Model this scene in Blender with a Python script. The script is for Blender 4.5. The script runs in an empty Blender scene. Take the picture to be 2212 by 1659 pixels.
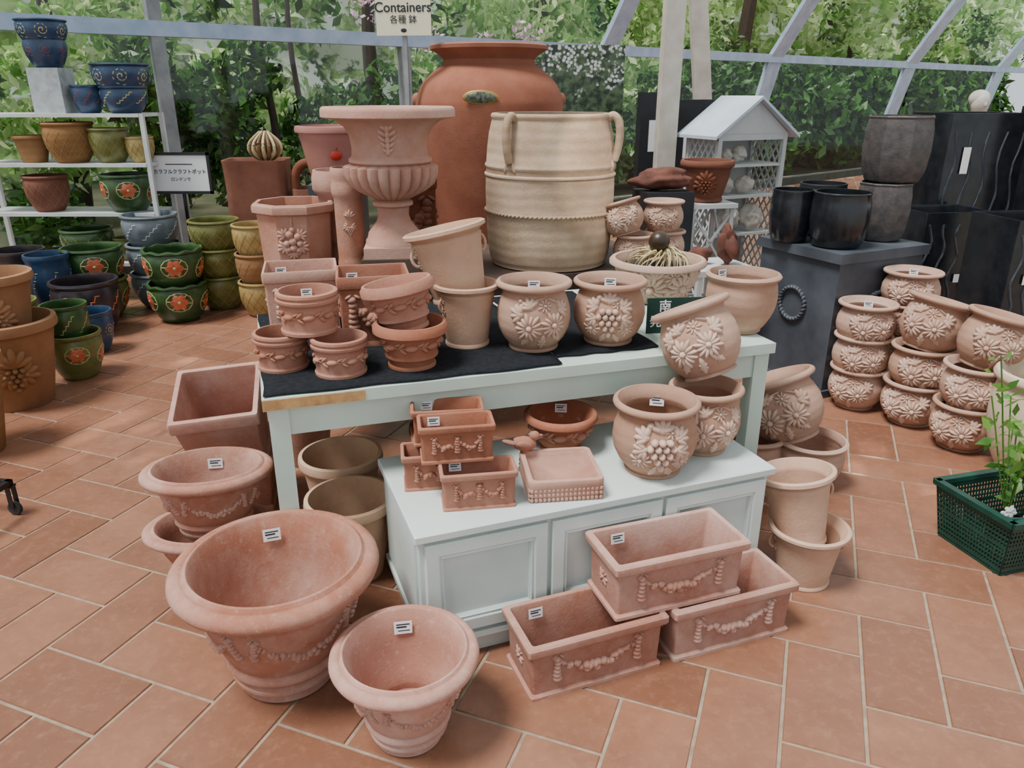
import bpy, math, random
import numpy as np
from mathutils import Matrix, Vector
import bmesh
random.seed(7); rng=np.random.default_rng(7)
SC=bpy.context.scene; COL=SC.collection
pi=math.pi
def lin(c): 
    c=c/255.0
    return c/12.92 if c<=.04045 else ((c+.055)/1.055)**2.4
def rgb(r,g,b): return (lin(r),lin(g),lin(b),1)
# ---------------------------------------------------------------- mesh builder
_bm=bmesh.new(); bmesh.ops.create_icosphere(_bm,subdivisions=2,radius=1)
ICOV=np.array([v.co[:] for v in _bm.verts]); ICOF=[[v.index for v in f.verts] for f in _bm.faces]; _bm.free()
_bm=bmesh.new(); bmesh.ops.create_icosphere(_bm,subdivisions=4,radius=1)
ICV4=np.array([v.co[:] for v in _bm.verts]); ICF4=[[v.index for v in f.verts] for f in _bm.faces]; _bm.free()
class MB:
    def __init__(s): s.v=[]; s.f=[]; s.m=[]; s.cur=0
    def add(s,V,F):
        o=len(s.v); s.v.extend([tuple(p) for p in V]); s.f.extend([[i+o for i in f] for f in F]); s.m.extend([s.cur]*len(F)); return s
    def box(s,cx,cy,cz,sx,sy,sz):
        x,y,z=sx/2,sy/2,sz/2
        V=[(cx+a*x,cy+b*y,cz+c*z) for a in(-1,1) for b in(-1,1) for c in(-1,1)]
        return s.add(V,[[0,1,3,2],[4,6,7,5],[0,4,5,1],[2,3,7,6],[0,2,6,4],[1,5,7,3]])
    def bar(s,p,q,w,d,up=(0,1,0)):
        p=Vector(p);q=Vector(q);a=(q-p).normalized();u=Vector(up);b=a.cross(u)
        if b.length<1e-4:u=Vector((1,0,0));b=a.cross(u)
        b.normalize();c=b.cross(a).normalized()
        V=[]
        for e in(p,q):
            for i,j in((-1,-1),(1,-1),(1,1),(-1,1)): V.append(e+b*(i*w/2)+c*(j*d/2))
        return s.add(V,[[0,1,2,3],[7,6,5,4],[0,4,5,1],[1,5,6,2],[2,6,7,3],[3,7,4,0]])
    def loft(s,rings,cap0=True,cap1=True):
        n=len(rings[0]);V=[p for r in rings for p in r];F=[]
        for k in range(len(rings)-1):
            for i in range(n):
                j=(i+1)%n; F.append([k*n+i,k*n+j,(k+1)*n+j,(k+1)*n+i])
        if cap0:F.append(list(range(n))[::-1])
        if cap1:F.append([(len(rings)-1)*n+i for i in range(n)])
        return s.add(V,F)
    def tube(s,pts,r,n=8,sub=4,closed=False,taper=None):
        P=catmull([Vector(p) for p in pts],sub) if sub>1 else [Vector(p) for p in pts]
        rings=[];up=Vector((.123,.31,.94)).normalized()
        for i,p in enumerate(P):
            a=P[min(i+1,len(P)-1)]-P[max(i-1,0)]
            a.normalize(); b=a.cross(up)
            if b.length<1e-3:b=a.cross(Vector((1,0,0)))
            b.normalize();c=a.cross(b)
            rr=r if taper is None else r*(taper(i/(len(P)-1)))
            rings.append([p+(b*math.cos(t)+c*math.sin(t))*rr for t in [2*pi*k/n for k in range(n)]])
        return s.loft(rings)
    def blob(s,pos,t,b,n,a,bb,ang,h,hi=False):
        V=ICV4 if hi else ICOV
        ca,sa=math.cos(ang),math.sin(ang)
        x=V[:,0]*a;y=V[:,1]*bb
        X=x*ca-y*sa;Y=x*sa+y*ca
        P=np.array(pos)+np.outer(X,t)+np.outer(Y,b)+np.outer(V[:,2]*h,n)
        return s.add(P.tolist(),ICF4 if hi else ICOF)
    def blobs(s,bl,frame):
        for (u,w,a,b,ang,h) in bl:
            p,t,bb,n=frame(u,w); s.blob(p,t,bb,n,a,b,ang,h)
        return s
    def mesh(s,name,mats,ang=40,smooth=True):
        me=bpy.data.meshes.new(name); me.from_pydata([tuple(v) for v in s.v],[],s.f); 
        if not isinstance(mats,(list,tuple)):mats=[mats]
        for m in mats: me.materials.append(m)
        me.polygons.foreach_set('material_index',s.m)
        bm=bmesh.new();bm.from_mesh(me);bmesh.ops.recalc_face_normals(bm,faces=bm.faces);bm.to_mesh(me);bm.free()
        if smooth:
            me.polygons.foreach_set('use_smooth',[True]*len(me.polygons)); me.set_sharp_from_angle(angle=math.radians(ang))
        me.update(); return me
def catmull(P,sub):
    out=[];n=len(P)
    for i in range(n-1):
        p0=P[max(i-1,0)];p1=P[i];p2=P[i+1];p3=P[min(i+2,n-1)]
        for k in range(sub):
            t=k/sub
            out.append(0.5*((2*p1)+(p2-p0)*t+(2*p0-5*p1+4*p2-p3)*t*t+(3*p1-p0-3*p2+p3)*t*t*t))
    out.append(P[-1]);return out
# ---------------------------------------------------------------- objects
def tag_obj(o,label,cat,group=None,kind=None):
    if label:o['label']=label
    if cat:o['category']=cat
    if group:o['group']=group
    if kind:o['kind']=kind
def obj(name,data,parent=None,loc=None,rot=None,mw=None):
    o=bpy.data.objects.new(name,data);COL.objects.link(o)
    if parent:o.parent=parent
    if loc is not None:o.location=loc
    if rot is not None:o.rotation_euler=rot
    if mw is not None:o.matrix_basis=mw
    return o
def thing(name,label,cat,parts,loc=(0,0,0),yaw=0,lean=None,group=None,scale=None):
    M=Matrix.Translation(loc)
    if lean: 
        d,am=lean; M=M@Matrix.Rotation(math.radians(am),4,Vector((-math.sin(math.radians(d)),math.cos(math.radians(d)),0)))
    M=M@Matrix.Rotation(yaw,4,'Z')
    if scale: M=M@Matrix.Diagonal((*scale,1))
    if len(parts)==1:
        o=obj(name,parts[0][1],mw=M); tag_obj(o,label,cat,group); return o
    e=obj(name,None,mw=M); e.empty_display_size=.05; tag_obj(e,label,cat,group)
    for p in parts:
        c=obj(p[0],p[1],parent=e,mw=p[3] if len(p)>3 and p[3] is not None else None)
        if len(p)>2 and p[2]:c['label']=p[2]
        if len(p)>4:
            for q in p[4]:
                cc=obj(q[0],q[1],parent=c,mw=q[3] if len(q)>3 else None)
                if len(q)>2 and q[2]:cc['label']=q[2]
    return e
def struct(name,me,loc=(0,0,0),yaw=0):
    o=obj(name,me,loc=loc,rot=(0,0,yaw));o['kind']='structure';return o
def textmesh(body,size,mat,align='CENTER',bold=.02):
    cu=bpy.data.curves.new('txt','FONT');cu.body=body;cu.size=size;cu.align_x=align;cu.align_y='CENTER';cu.extrude=.0004;cu.offset=size*bold
    o=bpy.data.objects.new('txt',cu);COL.objects.link(o)
    dg=bpy.context.evaluated_depsgraph_get();dg.update()
    me=bpy.data.meshes.new_from_object(o.evaluated_get(dg));bpy.data.objects.remove(o)
    me.materials.clear();me.materials.append(mat);return me
FACE=Matrix.Rotation(pi/2,4,'X')
# ---------------------------------------------------------------- materials
def newmat(name):
    m=bpy.data.materials.new(name);m.use_nodes=True;nt=m.node_tree
    b=nt.nodes['Principled BSDF'];return m,nt,b
def N(nt,t,**k):
    n=nt.nodes.new(t)
    for a,v in k.items():setattr(n,a,v)
    return n
def mixc(nt,f,a,b,bt='MIX'):
    m=N(nt,'ShaderNodeMix',data_type='RGBA',blend_type=bt)
    for s,v in((0,f),(6,a),(7,b)):
        if hasattr(v,'links') or hasattr(v,'is_linked'): nt.links.new(v,m.inputs[s])
        else: m.inputs[s].default_value=v
    return m.outputs[2]
def noise(nt,co,scale,detail=4,rough=.55):
    n=N(nt,'ShaderNodeTexNoise');n.inputs['Scale'].default_value=scale;n.inputs['Detail'].default_value=detail;n.inputs['Roughness'].default_value=rough
    nt.links.new(co,n.inputs['Vector']);return n.outputs['Fac']
def ramp(nt,f,p0,p1,v0=0,v1=1):
    r=N(nt,'ShaderNodeMapRange');r.inputs[1].default_value=p0;r.inputs[2].default_value=p1;r.inputs[3].default_value=v0;r.inputs[4].default_value=v1
    nt.links.new(f,r.inputs[0]);return r.outputs[0]
def objco(nt):
    tc=N(nt,'ShaderNodeTexCoord');oi=N(nt,'ShaderNodeObjectInfo')
    mu=N(nt,'ShaderNodeVectorMath',operation='ADD');sc=N(nt,'ShaderNodeMath',operation='MULTIPLY');sc.inputs[1].default_value=13.7
    nt.links.new(oi.outputs['Random'],sc.inputs[0]);nt.links.new(tc.outputs['Object'],mu.inputs[0]);nt.links.new(sc.outputs[0],mu.inputs[1])
    return mu.outputs[0],oi.outputs['Random'],tc.outputs['Object']
def bump(nt,b,h,st,dist=.01):
    n=N(nt,'ShaderNodeBump');n.inputs['Strength'].default_value=st;n.inputs['Distance'].default_value=dist
    nt.links.new(h,n.inputs['Height']);nt.links.new(n.outputs[0],b.inputs['Normal'])
def terra(name,c1,c2,bloom=.35,bl=(212,190,176),rough=.9,bands=0,edge=.2,bs=.35,bt=(.42,.72),bandc=.2):
    m,nt,b=newmat(name);co,rnd,raw=objco(nt)
    f=ramp(nt,noise(nt,co,6,6),.25,.75);c=mixc(nt,f,rgb(*c1),rgb(*c2))
    f2=ramp(nt,noise(nt,co,3.6,9,.70),bt[0],bt[1],0,bloom);c=mixc(nt,f2,c,rgb(*bl))
    f3=ramp(nt,noise(nt,co,60,4,.7),.56,.72,0,bloom*.5);c=mixc(nt,f3,c,rgb(*bl))
    g=N(nt,'ShaderNodeNewGeometry');fe=ramp(nt,g.outputs['Pointiness'],.515,.63,0,edge);c=mixc(nt,fe,c,rgb(*bl))  # paler edges: wear, with relief highlights put into the colour
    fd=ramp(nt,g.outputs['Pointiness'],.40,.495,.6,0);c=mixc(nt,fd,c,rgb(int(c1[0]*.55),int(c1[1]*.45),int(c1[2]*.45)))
    if bands:
        w=N(nt,'ShaderNodeTexWave',bands_direction='Z');w.inputs['Scale'].default_value=bands;w.inputs['Distortion'].default_value=2.5;w.inputs['Detail'].default_value=4
        nt.links.new(raw,w.inputs['Vector']);c=mixc(nt,ramp(nt,w.outputs['Fac'],0,1,0,bandc),c,rgb(int(c1[0]*.8),int(c1[1]*.74),int(c1[2]*.66)))
    h=N(nt,'ShaderNodeHueSaturation');nt.links.new(ramp(nt,rnd,0,1,.88,1.08),h.inputs['Value']);nt.links.new(ramp(nt,rnd,0,1,1.04,.88),h.inputs['Saturation']);nt.links.new(c,h.inputs['Color'])
    nt.links.new(h.outputs[0],b.inputs['Base Color']);b.inputs['Roughness'].default_value=rough
    b.inputs['Specular IOR Level'].default_value=.2
    ff=noise(nt,co,90,5,.7)
    if bands:
        mm=N(nt,'ShaderNodeMath',operation='MULTIPLY_ADD');mm.inputs[1].default_value=.4;nt.links.new(w.outputs['Fac'],mm.inputs[0]);nt.links.new(ff,mm.inputs[2]);ff=mm.outputs[0]
    bump(nt,b,ff,bs,.004);return m
def plain(name,c,rough=.6,c2=None,scale=20,metal=0,spec=.5,bs=0):
    m,nt,b=newmat(name);co,rnd,raw=objco(nt)
    if c2 is None:c2=tuple(int(x*.85) for x in c)
    cc=mixc(nt,ramp(nt,noise(nt,co,scale,5),.35,.7),rgb(*c),rgb(*c2));nt.links.new(cc,b.inputs['Base Color'])
    b.inputs['Roughness'].default_value=rough;b.inputs['Metallic'].default_value=metal;b.inputs['Specular IOR Level'].default_value=spec
    if bs:bump(nt,b,noise(nt,co,scale*3,4),bs,.004)
    return m
M={}
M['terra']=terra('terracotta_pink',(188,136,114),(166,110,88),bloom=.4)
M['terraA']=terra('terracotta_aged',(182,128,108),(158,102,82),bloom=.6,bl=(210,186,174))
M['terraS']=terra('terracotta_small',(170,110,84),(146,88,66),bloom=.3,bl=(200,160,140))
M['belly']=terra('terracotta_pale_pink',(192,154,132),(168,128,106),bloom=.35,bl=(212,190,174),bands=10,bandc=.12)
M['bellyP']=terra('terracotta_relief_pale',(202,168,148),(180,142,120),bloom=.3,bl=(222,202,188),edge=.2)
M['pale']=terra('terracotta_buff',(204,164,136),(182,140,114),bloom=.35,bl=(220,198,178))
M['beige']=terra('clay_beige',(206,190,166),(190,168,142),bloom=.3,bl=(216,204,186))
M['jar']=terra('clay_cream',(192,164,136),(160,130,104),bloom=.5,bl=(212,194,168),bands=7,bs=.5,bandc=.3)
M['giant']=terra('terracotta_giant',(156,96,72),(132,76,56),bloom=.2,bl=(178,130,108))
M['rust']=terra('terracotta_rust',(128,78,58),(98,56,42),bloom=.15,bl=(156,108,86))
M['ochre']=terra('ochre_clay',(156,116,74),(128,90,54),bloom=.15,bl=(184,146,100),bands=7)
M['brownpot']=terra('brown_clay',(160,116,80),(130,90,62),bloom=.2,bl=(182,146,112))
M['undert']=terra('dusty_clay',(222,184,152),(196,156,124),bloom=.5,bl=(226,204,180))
M['mint']=plain('mint_paint',(200,216,204),.45,(180,200,190),3)
M['paleblue']=plain('pale_blue_paint',(212,222,218),.4,(196,210,208),4)
M['wood']=plain('raw_wood',(196,156,104),.6,(160,116,72),30)
M['cloth']=plain('black_cloth',(38,40,44),.95,(28,30,34),60,spec=.1,bs=.5)
M['white']=plain('white_paint',(206,208,206),.5,(186,190,190),5)
M['roofp']=plain('pale_roof_paint',(196,206,216),.45,(172,186,200),4)
M['card']=plain('white_card',(240,240,240),.6,(232,234,238),5)
M['ink']=plain('dark_ink',(26,30,42),.6)
M['cream']=plain('cream_sign',(226,220,192),.5,(216,208,180),5)
M['frame']=plain('window_frame_paint',(174,192,214),.4,(144,166,192),6)
M['postm']=plain('grey_post',(150,154,156),.5,(118,122,124),6)
M['sill']=plain('dark_sill',(64,70,60),.7,(48,54,44),6)
M['pillar']=plain('cream_wood_post',(200,194,182),.55,(176,168,156),8)
M['black']=plain('black_glaze',(24,26,30),.22,(38,41,46),12)
M['blackm']=plain('black_matte',(24,26,30),.5,(36,38,43),8)
M['ripple']=plain('ripple_highlight',(62,68,76),.25)
M['dgrey']=plain('dark_grey_paint',(80,86,94),.5,(50,56,64),4)
M['octd']=plain('dark_ceramic',(84,78,76),.45,(58,56,56),25,bs=.4)
M['basket']=plain('green_plastic',(14,66,54),.35,(10,52,44))
M['gsign']=plain('dark_green_card',(22,60,52),.6)
M['glgreen']=plain('green_glaze',(62,92,50),.3,(38,62,34),10)
M['glolive']=plain('olive_glaze',(116,118,64),.35,(86,90,44),14)
M['glblue']=plain('blue_glaze',(50,74,104),.3,(34,52,78),12)
M['gldark']=plain('dark_glaze',(58,50,52),.3,(38,34,40),12)
M['glgrey']=plain('grey_glaze',(116,126,132),.4,(90,100,106),16)
M['glyel']=plain('yellow_glaze',(174,152,96),.4,(146,124,72),14)
M['glorange']=plain('orange_motif',(204,112,78),.4,(176,78,50))
M['glcream']=plain('cream_motif',(186,178,124),.4)
M['glred']=plain('red_motif',(150,60,60),.4)
M['stone']=plain('white_stone',(200,194,184),.8,(172,164,152),12,bs=.5)
M['rock']=plain('red_rock',(112,68,54),.9,(76,42,34),10,bs=.8)
M['strap']=plain('dried_leaf',(206,192,150),.7,(176,156,112),10)
M['tan']=plain('tan_fibre',(130,100,66),.8,(96,72,46),12)
M['ball']=plain('dark_nut',(64,46,24),.35,(38,28,16),14)
M['metal']=plain('metal_dark',(60,60,62),.4,metal=.8)
M['rubber']=plain('rubber',(48,48,48),.7)
M['pinkp']=plain('pink_pot',(172,120,110),.5,(156,100,90),6)
M['apple']=plain('apple_red',(186,44,28),.4)
M['gold']=plain('gold_rim',(190,160,90),.35,metal=.6)
M['plaque']=plain('plaque_enamel',(120,128,112),.2,(24,32,28),50)
M['acry']=plain('acrylic_white',(180,188,190),.2)
M['soil']=plain('soil',(52,40,32),.95)
M['box']=plain('box_brown',(88,70,60),.6,(66,52,46),8)
M['plasticdk']=plain('black_nursery_plastic',(30,30,30),.4)
M['bark']=plain('tree_bark',(62,50,40),.9,(42,34,28),10,bs=.6)
def leafm(name,c1,c2,tr=.5):
    m,nt,b=newmat(name);g=N(nt,'ShaderNodeNewGeometry')
    c=mixc(nt,g.outputs['Random Per Island'],rgb(*c1),rgb(*c2));nt.links.new(c,b.inputs['Base Color']);b.inputs['Roughness'].default_value=.38
    t=N(nt,'ShaderNodeBsdfTranslucent');nt.links.new(c,t.inputs[0]);mx=N(nt,'ShaderNodeMixShader');mx.inputs[0].default_value=tr
    nt.links.new(b.outputs[0],mx.inputs[1]);nt.links.new(t.outputs[0],mx.inputs[2]);nt.links.new(mx.outputs[0],nt.nodes['Material Output'].inputs[0]);return m
M['leafd']=leafm('leaf_dark',(10,32,12),(80,136,50),.35)
M['leafb']=leafm('leaf_sunlit_tint',(110,172,66),(246,255,206),.5)  # outdoor sunlight is put into these pale leaf colours
M['leafp']=leafm('leaf_plant',(80,134,54),(124,172,76),.4)
M['pinkl']=leafm('blossom_leaf',(206,160,184),(236,206,220),.4)
def photomat():
    m,nt,b=newmat('flower_photo_print');tc=N(nt,'ShaderNodeTexCoord')
    v=N(nt,'ShaderNodeTexVoronoi');v.inputs['Scale'].default_value=34;nt.links.new(tc.outputs['Object'],v.inputs['Vector'])
    n=noise(nt,tc.outputs['Object'],7,4);sp=N(nt,'ShaderNodeSeparateXYZ');nt.links.new(tc.outputs['Object'],sp.inputs[0])
    a=N(nt,'ShaderNodeMath',operation='ADD');nt.links.new(n,a.inputs[0]);nt.links.new(ramp(nt,sp.outputs['Z'],-.35,.3,-.35,.12),a.inputs[1])
    k=N(nt,'ShaderNodeMath',operation='MULTIPLY');nt.links.new(ramp(nt,a.outputs[0],.46,.52),k.inputs[0]);nt.links.new(ramp(nt,v.outputs['Distance'],.55,.35),k.inputs[1])
    c=mixc(nt,ramp(nt,noise(nt,tc.outputs['Object'],20,4),.4,.6),rgb(36,48,36),rgb(82,102,72));c=mixc(nt,k.outputs[0],c,rgb(206,208,206))
    nt.links.new(c,b.inputs['Base Color']);b.inputs['Roughness'].default_value=.4;return m
M['photo']=photomat()
# ---------------------------------------------------------------- camera
H=1.5;TH=math.radians(20.9)
cam=bpy.data.cameras.new('camera');co=obj('camera',cam,loc=(0,0,H),rot=(pi/2-TH,0,0))
cam.sensor_width=36;cam.lens=36*1650/2212;cam.clip_end=200;cam.clip_start=.05;SC.camera=co
# ---------------------------------------------------------------- floor (herringbone)
def floor():
    mb=MB();mb.cur=1
    g=-.004
    mb.add([(-7,-1.5,g),(16,-1.5,g),(16,24,g),(-7,5,g)],[[0,1,2,3]])
    mb.cur=0
    U=.2;gap=.0048
    A=Vector((math.sin(math.radians(21)),math.cos(math.radians(21)),0));B=Vector((A.y,-A.x,0))
    nn=Vector((.647,-.763,0));P0=Vector((-3.85,6.35,0))
    for i in range(-60,70):
        for j in range(-70,90):
            k=(i-j)%4
            if k==0: w,h=2,1
            elif k==3: w,h=1,2
            else: continue
            b0=.1-U+i*U;a0=1.995+j*U
            c=B*(b0+w*U/2)+A*(a0+h*U/2)
            if c.y<-.3 or abs(c.x)>.8*c.y+2.2 or (c-P0).dot(nn)<.1 or c.x<-6.4 or c.y>17: continue
            def q(m):
                return [(B*(b0+m)+A*(a0+m)),(B*(b0+w*U-m)+A*(a0+m)),(B*(b0+w*U-m)+A*(a0+h*U-m)),(B*(b0+m)+A*(a0+h*U-m))]
            V=[(p.x,p.y,g) for p in q(gap-.0005)]+[(p.x,p.y,0) for p in q(gap+.002)]
            mb.add(V,[[0,1,5,4],[1,2,6,5],[2,3,7,6],[3,0,4,7],[4,5,6,7]])
    mt,nt,b=newmat('floor_tile_terracotta');tc=N(nt,'ShaderNodeTexCoord');ge=N(nt,'ShaderNodeNewGeometry')
    c=mixc(nt,ge.outputs['Random Per Island'],rgb(124,82,62),rgb(152,106,82))
    c=mixc(nt,ramp(nt,noise(nt,tc.outputs['Object'],4,9,.7),.35,.72,0,.65),c,rgb(110,72,54))
    c=mixc(nt,ramp(nt,noise(nt,tc.outputs['Object'],26,7,.78),.5,.74,0,.45),c,rgb(166,124,98))
    c=mixc(nt,ramp(nt,noise(nt,tc.outputs['Object'],1.1,5,.6),.55,.75,0,.35),c,rgb(170,132,110))
    c=mixc(nt,ramp(nt,noise(nt,tc.outputs['Object'],2.6,3,.5),.72,.75,0,.45),c,rgb(90,58,44))
    nt.links.new(c,b.inputs['Base Color']);nt.links.new(ramp(nt,noise(nt,tc.outputs['Object'],9,5),.3,.7,.26,.46),b.inputs['Roughness'])
    bump(nt,b,noise(nt,tc.outputs['Object'],40,6),.22,.003)
    gt=plain('grout',(160,144,124),.9,(134,118,100),30)
    struct('floor',mb.mesh('floor',[mt,gt],smooth=False))
floor()
# ---------------------------------------------------------------- pots
PROF={}
def prof(key,wall,rim,t=.07,sub=1,fl=.06): PROF[key]=(wall,rim,t,sub,fl)
prof('fest',[(.46,0),(.475,.01),(.475,.08),(.50,.095),(.545,.11),(.55,.135),(.52,.155),(.515,.17),(.53,.20),(.585,.215),(.60,.24),(.585,.27),(.565,.285),(.61,.36),(.675,.48),(.735,.60),(.775,.72),(.80,.80)],
     [(.86,.83),(.935,.845),(.985,.87),(1.005,.905),(.995,.94),(.96,.965),(.91,.98),(.87,.972),(.855,.98),(.84,.995),(.815,.998),(.80,.985)],.085)
prof('belly',[(.60,0),(.66,.01),(.67,.035),(.63,.055),(.66,.07),(.82,.18),(.94,.32),(.985,.46),(.96,.62),(.88,.75),(.82,.82),(.81,.86)],
     [(.84,.89),(.92,.90),(.99,.92),(1.01,.945),(1.0,.975),(.96,.995),(.90,1.0)],.09,1)
prof('plainb',[(.56,0),(.60,.02),(.60,.05),(.72,.15),(.88,.35),(.95,.55),(.94,.72),(.90,.86)],[(.93,.90),(.99,.92),(1.01,.955),(.97,.99),(.90,1)],.07,3)
prof('tall',[(.62,0),(.67,.01),(.67,.05),(.64,.07),(.70,.3),(.76,.55),(.83,.80),(.86,.84),(.82,.87),(.86,.90)],[(.93,.92),(1,.94),(1,.985),(.95,1),(.90,1)],.07)
prof('cyl',[(.84,0),(.90,.02),(.91,.09),(.86,.12),(.85,.16),(.87,.25),(.88,.62),(.88,.72)],[(.96,.74),(1,.77),(1.0,.83),(.95,.86),(.95,.89),(.99,.92),(.98,.98),(.93,1),(.86,1)],.10)
prof('cone',[(.58,0),(.64,.02),(.64,.07),(.60,.10),(.63,.22),(.70,.25),(.71,.29),(.68,.33),(.76,.6),(.82,.74)],[(.95,.77),(1,.80),(1,.92),(.95,.97),(.93,1),(.86,1)],.10)
prof('bowl',[(.50,0),(.56,.02),(.56,.08),(.52,.12),(.66,.3),(.72,.36),(.72,.42),(.76,.5),(.86,.78)],[(.95,.80),(1,.84),(1,.93),(.95,.98),(.88,1)],.10)
prof('wide',[(.60,0),(.66,.03),(.66,.08),(.62,.12),(.72,.3),(.84,.6),(.90,.82)],[(.96,.84),(1,.87),(1,.95),(.96,1),(.88,1)],.08)
prof('glz',[(.56,0),(.60,.02),(.74,.15),(.90,.40),(.97,.62),(.97,.82),(.92,.90)],[(.97,.93),(1,.96),(.98,1),(.90,1)],.06)
prof('taper',[(.62,0),(.64,.02),(.76,.35),(.86,.7),(.92,.88)],[(1,.89),(1.01,.93),(.99,.99),(.9,1)],.06)
prof('octp',[(.88,0),(.88,.06),(.84,.09),(.86,.3),(.90,.84)],[(1,.87),(1.01,.93),(1,.97),(.96,1),(.86,1)],.07)
prof('blk',[(.72,0),(.80,.03),(.93,.2),(1,.5),(.98,.8),(.93,.95)],[(.95,.98),(.93,1),(.88,1)],.05)
prof('jar',[(.86,0),(.90,.01),(.90,.03),(.92,.04),(.93,.05),(.955,.12),(.975,.25),(.98,.355),(.99,.362),(1.0,.37),(.99,.378),(.985,.385),(.99,.5),(.985,.60),(1.005,.607),(1.005,.617),(.98,.625),(.98,.655),(.998,.665),(.998,.675),(.975,.69),(.96,.78),(.93,.88),(.89,.95)],
     [(.885,.965),(.90,.975),(.90,.99),(.88,1),(.81,1)],.05)
prof('giant',[(.45,0),(.50,.02),(.62,.2),(.78,.42),(.93,.65),(1.0,.80),(.985,.84),(.90,.885),(.72,.925),(.63,.94),(.61,.955)],[(.64,.965),(.72,.978),(.78,.985),(.785,.995),(.75,1),(.6,1)],.05,3)
prof('urn',[(.45,0),(.45,.03),(.42,.05),(.40,.09),(.33,.13),(.27,.17),(.24,.22),(.25,.28),(.31,.295),(.31,.32),(.26,.335),(.32,.36),(.47,.40),(.59,.45),(.645,.52),(.65,.58),(.59,.60),(.63,.615),(.63,.635),(.59,.65),(.58,.66),(.575,.72),(.60,.80),(.67,.86),(.77,.90),(.88,.918)],
     [(.96,.92),(1,.93),(1,.97),(.99,.99),(.96,1),(.88,1),(.84,.985)],.06)
class Surf:
    def __init__(s,key,R,Hh):
        w=PROF[key][0]; s.R=R;s.H=Hh
        s.z=np.array([p[1]*Hh for p in w]);s.r=np.array([p[0]*R for p in w])
    def rad(s,z): return float(np.interp(z,s.z,s.r))
    def frame(s,phi0=-pi/2):
        def fr(u,w):
            r=s.rad(w);ph=phi0+u/max(r,.02);dr=(s.rad(w+.01)-s.rad(w-.01))/.02
            dr=max(-1.5,min(1.5,dr));c,si=math.cos(ph),math.sin(ph)
            b=np.array((dr*c,dr*si,1));b/=np.linalg.norm(b);t=np.array((-si,c,0));n=np.cross(t,b)
            return np.array((r*c,r*si,w)),t,b,n
        return fr
def body(key,R,Hh,mat,seg=56,ribs=None,wav=None):
    wall,rim,t,sub,fl=PROF[key]
    W=[Vector((a,b,0)) for a,b in wall]
    if sub>1:W=catmull(W,sub)
    outer=[(p[0]*R,p[1]*Hh) for p in W]+[(a*R,b*Hh) for a,b in rim]
    inn=[];tt=t*R
    zs=[p for p in W[::-1] if p[1]*Hh>fl*Hh+.001 and p[1]*Hh<rim[-1][1]*Hh-.001]
    if key=='urn': zs=[p for p in zs if p[1]>.42]
    lastr=(rim[-1][0]*R)
    mono=key not in('belly','plainb','jar','giant','glz','blk')
    cur=lastr
    for p in zs:
        r=max(p[0]*R-tt,.01)
        if mono: r=min(r,cur);cur=r
        inn.append((r,p[1]*Hh))
    prof_=[(0.0,0)]+outer+inn
    zf=(fl if key!='urn' else .42)*Hh
    prof_.append((inn[-1][0]*.9,zf));prof_.append((0.0,zf))
    mb=MB();n=seg
    rings=[]
    for (r,z) in prof_:
        rr=max(r,.0008)
        ring=[]
        for k in range(n):
            ph=2*pi*k/n+(pi/n if n==8 else 0);q=rr;zz=z
            if ribs and ribs[0]*Hh<z<ribs[1]*Hh: q*=1+ribs[3]*abs(math.sin(ribs[2]*ph/2))
            if wav and z>wav[0]*Hh: zz+=wav[1]*Hh*math.sin(wav[2]*ph)
            ring.append((q*math.cos(ph),q*math.sin(ph),zz))
        rings.append(ring)
    mb.loft(rings)
    return mb.mesh('pot_body',mat,45 if n!=8 else 25)
def daisy(u,w,r,n=13,rot=0.):
    L=[]
    for k in range(n):
        a=rot+2*pi*k/n;j=1+.12*math.sin(k*2.7+u*90);L.append((u+.58*r*j*math.cos(a),w+.58*r*j*math.sin(a),.42*r*j,.15*r,a,.24*r))
    L.append((u,w,.24*r,.24*r,0,.40*r));return L
def leaf(u,w,l,a):
    L=[(u,w,l,.32*l,a,.2*l)]
    for s in(-1,1): L.append((u+.1*l*math.cos(a),w+.1*l*math.sin(a),.55*l,.18*l,a+s*.9,.17*l))
    return L
def vleaf(u,w,r,a=0):
    L=[]
    for k in range(5):
        t=a+(k-2)*.6;L.append((u+.42*r*math.cos(t),w+.42*r*math.sin(t),(.55 if k==2 else .45)*r,.2*r,t,.24*r))
    L.append((u+.2*r*math.cos(a),w+.2*r*math.sin(a),.4*r,.3*r,a,.2*r))
    return L
def grapes(u,w,r):
    L=[];rr=.19*r
    for row,c in enumerate((3,4,3,2,1)):
        for k in range(c): L.append((u+(k-(c-1)/2)*rr*1.8,w-(row-1.5)*rr*1.6,rr,rr,0,rr*2.0))
    return L
def garland(u0,u1,w,sag,sz,n=16,tassel=True,seed=1):
    R_=random.Random(seed);L=[]
    for k in range(n+1):
        t=k/n;u=u0+(u1-u0)*t;y=w-sag*4*t*(1-t);fat=.6+.7*math.sin(pi*t)
        for q in range(2):
            s=sz*fat*R_.uniform(.6,.95)
            L.append((u+R_.uniform(-.4,.4)*sz,y+R_.uniform(-.8,.8)*sz*fat,s,s*R_.uniform(.7,1),R_.uniform(0,3),s*1.1))
    if tassel:
        for u in(u0,u1):
            for k in range(6): L.append((u+R_.uniform(-.25,.25)*sz,w+sz*.9-k*sz*1.1,sz*(1.0 if k<2 else .65+.12*k),sz*.8,0.,sz*1.05))
            L.append((u-sz*.9,w+sz*1.6,sz*.8,sz*.35,.6,sz*.8));L.append((u+sz*.9,w+sz*1.6,sz*.8,sz*.35,-.6,sz*.8))
    return L
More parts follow.
